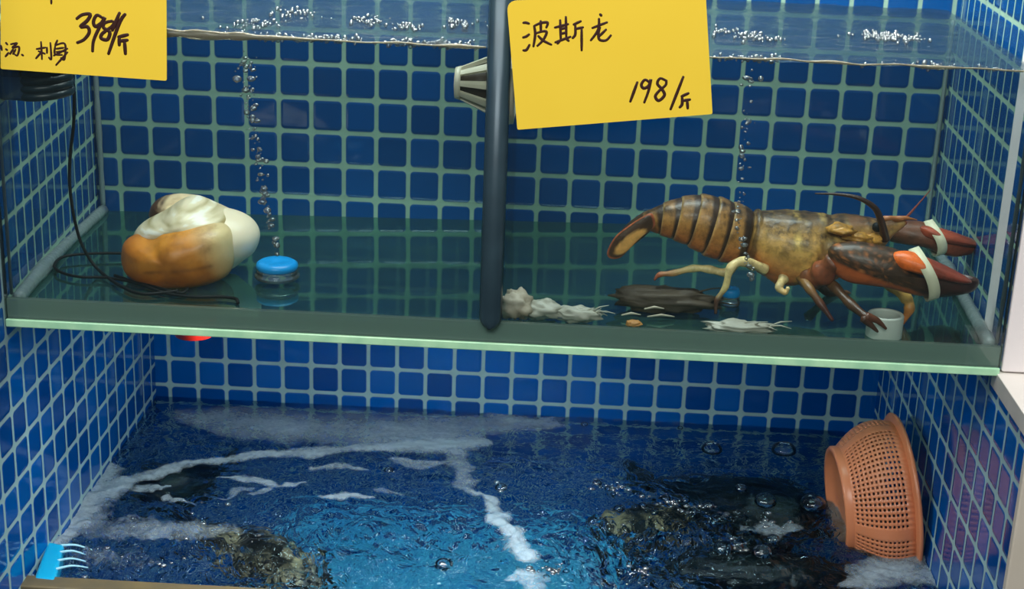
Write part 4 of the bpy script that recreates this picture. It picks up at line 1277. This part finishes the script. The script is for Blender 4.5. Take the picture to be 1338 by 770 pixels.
# tray shape added for bright cyan contrast, seen broken through the ripples
tx0, tx1, ty0, ty1, tz_ = 6.3, 16.2, -11.6, -4.6, ZB + 0.02
tr = thing('added_cyan_tray', 'added bright cyan tray shape under the rippled water at the front centre of the basin', 'tray', ((tx0 + tx1) / 2, (ty0 + ty1) / 2, tz_))
MB().box((tx0, ty0, tz_), (tx1, ty1, tz_ + .15)).build('tray_bottom', M['tray'], tr, smooth=False, bevel=.05)
tw = .18; th_ = .75
tb = MB()
outer = [(tx0, ty0), (tx1, ty0), (tx1, ty1), (tx0, ty1)]; inner = [(tx0 + tw, ty0 + tw), (tx1 - tw, ty0 + tw), (tx1 - tw, ty1 - tw), (tx0 + tw, ty1 - tw)]
tb.rings([[Vector((x, y, tz_)) for x, y in outer], [Vector((x, y, tz_ + th_)) for x, y in outer], [Vector((x, y, tz_ + th_)) for x, y in inner], [Vector((x, y, tz_)) for x, y in inner], [Vector((x, y, tz_)) for x, y in outer]], cap=False)
tb.build('tray_rim', M['tray'], tr, smooth=False, bevel=.04)
BK, BK2, BR1, TAN = lin(6, 8, 9), lin(14, 16, 18), lin(34, 26, 20), lin(206, 176, 130)
fish('black fish under the foam in the left rear of the basin', [(178, 672), (205, 662), (235, 652), (262, 642), (285, 632)], [.35, 1.0, 1.1, .7, .15], (BK, BK2), ZW - 1.2)
fish('brown mottled fish near the front left of the basin', [(420, 785), (388, 765), (345, 742), (300, 722), (258, 704)], [.35, .85, .95, .65, .15], (BR1, TAN), ZW - 1.0)
fish('tan mottled fish in the churning water in front of the black fish on the right', [(772, 700), (800, 702), (840, 696), (880, 692), (905, 690)], [.25, .7, .8, .5, .12], (lin(24, 28, 32), TAN), ZW - 0.95)
fish('long black fish in the basin beside the salmon basket', [(1078, 712), (1040, 706), (985, 694), (920, 680), (860, 664)], [.5, 1.4, 1.6, 1.1, .2], (BK, BK2), ZW - 1.75)
fish('black fish along the front edge of the basin at the right', [(1120, 790), (1050, 785), (980, 778), (900, 768), (850, 760)], [.5, 1.2, 1.4, .9, .2], (BK, BK2), ZW - 1.6)

# bubbles afloat on the lower water
dome_me = None
rnd = random.Random(19)
spots = [(905, 550, .3), (930, 588, .36), (1024, 590, .42), (655, 638, .2), (508, 615, .15), (968, 640, .2), (1000, 655, .35), (925, 662, .22), (940, 680, .3), (960, 716, .28), (982, 690, .2), (995, 728, .3), (945, 720, .3),
         (780, 633, .15), (795, 640, .13), (808, 668, .16), (870, 650, .16), (882, 655, .13), (905, 672, .15), (840, 660, .13), (855, 672, .12), (580, 737, .26), (895, 655, .16), (1062, 660, .4), (1020, 548, .2), (886, 660, .14), (1010, 705, .22)]
for _ in range(12): spots.append((rnd.gauss(840, 50), rnd.gauss(690, 26), rnd.uniform(.06, .12)))
for _ in range(14): spots.append((rnd.gauss(720, 30), rnd.gauss(748, 8), rnd.uniform(.05, .11)))
for _ in range(18): spots.append((rnd.uniform(680, 1000), rnd.gauss(549, 5) + 0.0, rnd.uniform(.05, .13)))
for u, v, r in spots:
    p = at(u, v, Z=ZW)
    if p.y > -0.25 or p.y < -13: continue
    if dome_me is None:
        o = MB().ball((0, 0, 0), 1.0, 20, 12).build('floating_bubble', M['dome']); dome_me = o.data
    else:
        o = bpy.data.objects.new('floating_bubble', dome_me); COL.objects.link(o)
    o.location = Vector((p.x, p.y, ZW + h_low(p.x, p.y) + r * .05)) * S
    o.scale = (r, r, r * .7)
    tag(o, 'clear bubble floating on the water of the tiled basin', 'bubble', 'bubbles afloat on the basin')

gl = MB(); rnd = random.Random(41)  # bubble beads added to give white glints on the basin water
for u, v, n, sx, sy in ((790, 637, 26, 12, 6), (812, 641, 10, 8, 4), (862, 655, 22, 18, 7), (885, 663, 14, 14, 5), (905, 672, 10, 8, 4), (835, 752, 26, 9, 6), (722, 747, 26, 14, 5), (925, 662, 8, 6, 4), (945, 678, 12, 10, 5), (798, 690, 12, 14, 8), (508, 616, 4, 3, 2), (655, 638, 6, 4, 3), (580, 737, 6, 4, 3), (1010, 690, 12, 14, 6), (960, 716, 10, 16, 5), (300, 705, 12, 60, 12), (200, 735, 16, 50, 12), (270, 662, 6, 30, 8)):
    for _ in range(n):
        p = at(u + rnd.gauss(0, sx), v + rnd.gauss(0, sy), Z=ZW)
        if -13 < p.y < -.3 and XL + .2 < p.x < XR - .2:
            r = rnd.choice((.025, .03, .04, .05, .08))
            gl.ball((p.x, p.y, ZW + h_low(p.x, p.y) + r * .4), (r * 1.3, r, r * .7), 8, 6)
M['glint'] = clear('glint_bead_film', (0.95, 0.98, 1, 1), ior=1.7, rough=0.05, gain=2.6, haze=0.07, hazecol=(0.9, 0.93, 0.95, 1))
tag(gl.build('glint_beads', M['glint'], recalc=False), 'clusters of tiny bubble beads standing in for glints on the water of the tiled basin', 'bubbles', kind='stuff')

# ------------------------------------------------------------------ light
wd = bpy.data.worlds.new('world'); scn.world = wd; wd.use_nodes = True
wnt = wd.node_tree
bg = wnt.nodes['Background']; bg.inputs[1].default_value = 1.0
wtc = wnt.nodes.new('ShaderNodeTexCoord'); wsx = wnt.nodes.new('ShaderNodeSeparateXYZ'); wrp = wnt.nodes.new('ShaderNodeValToRGB')
wnt.links.new(wtc.outputs['Generated'], wsx.inputs[0])
wmr = wnt.nodes.new('ShaderNodeMapRange'); wmr.inputs['From Min'].default_value = -1; wnt.links.new(wsx.outputs['Z'], wmr.inputs['Value'])
wnt.links.new(wmr.outputs[0], wrp.inputs['Fac']); wnt.links.new(wrp.outputs['Color'], bg.inputs[0])
# the shop around: dark floor, grey walls, pale ceiling
els = wrp.color_ramp.elements
els[0].position = 0.42; els[0].color = (0.035, 0.04, 0.045, 1)
els[1].position = 0.56; els[1].color = (0.30, 0.33, 0.34, 1)
e3 = els.new(0.8); e3.color = (0.50, 0.53, 0.55, 1)
def area(name, loc, target, sx, sy, power, col=(1, 1, 1)):
    l = bpy.data.lights.new(name, 'AREA'); l.shape = 'RECTANGLE'; l.size = sx * S; l.size_y = sy * S; l.energy = power; l.color = col
    o = bpy.data.objects.new(name, l); COL.objects.link(o)
    o.location = Vector(loc) * S
    d = (Vector(target) - Vector(loc)).normalized()
    o.rotation_euler = d.to_track_quat('-Z', 'Y').to_euler()
    return o
area('ceiling_lamp', (10, -34, 44), (12, -9, 4), 44, 16, 48, (1, 0.97, 0.92))
area('tank_lamp', (13, -8.5, 30), (13, -8.5, 6), 22, 5, 42, (1, 0.98, 0.94))
area('shop_fill', (8, -100, 68), (13, -8, 2), 60, 20, 130, (1, 0.98, 0.95))  # unseen fill added from the front to brighten the lower tiles
area('basin_fill', (11, -12.6, 5.8), (11, -10.6, -1.4), 11, 1.0, 3.6, (0.95, 1.0, 1.0))  # unseen fill added under the tank to brighten the basin water

# ------------------------------------------------------------------ render look
scn.view_settings.view_transform = 'Standard'
scn.view_settings.look = 'None'
scn.view_settings.gamma = 1.0
scn.view_settings.exposure = -0.45
scn.view_settings.use_curve_mapping = False
cy = scn.cycles
cy.max_bounces = 14; cy.transparent_max_bounces = 32; cy.transmission_bounces = 10; cy.glossy_bounces = 6
cy.sample_clamp_indirect = 12.0
cy.use_denoising = True
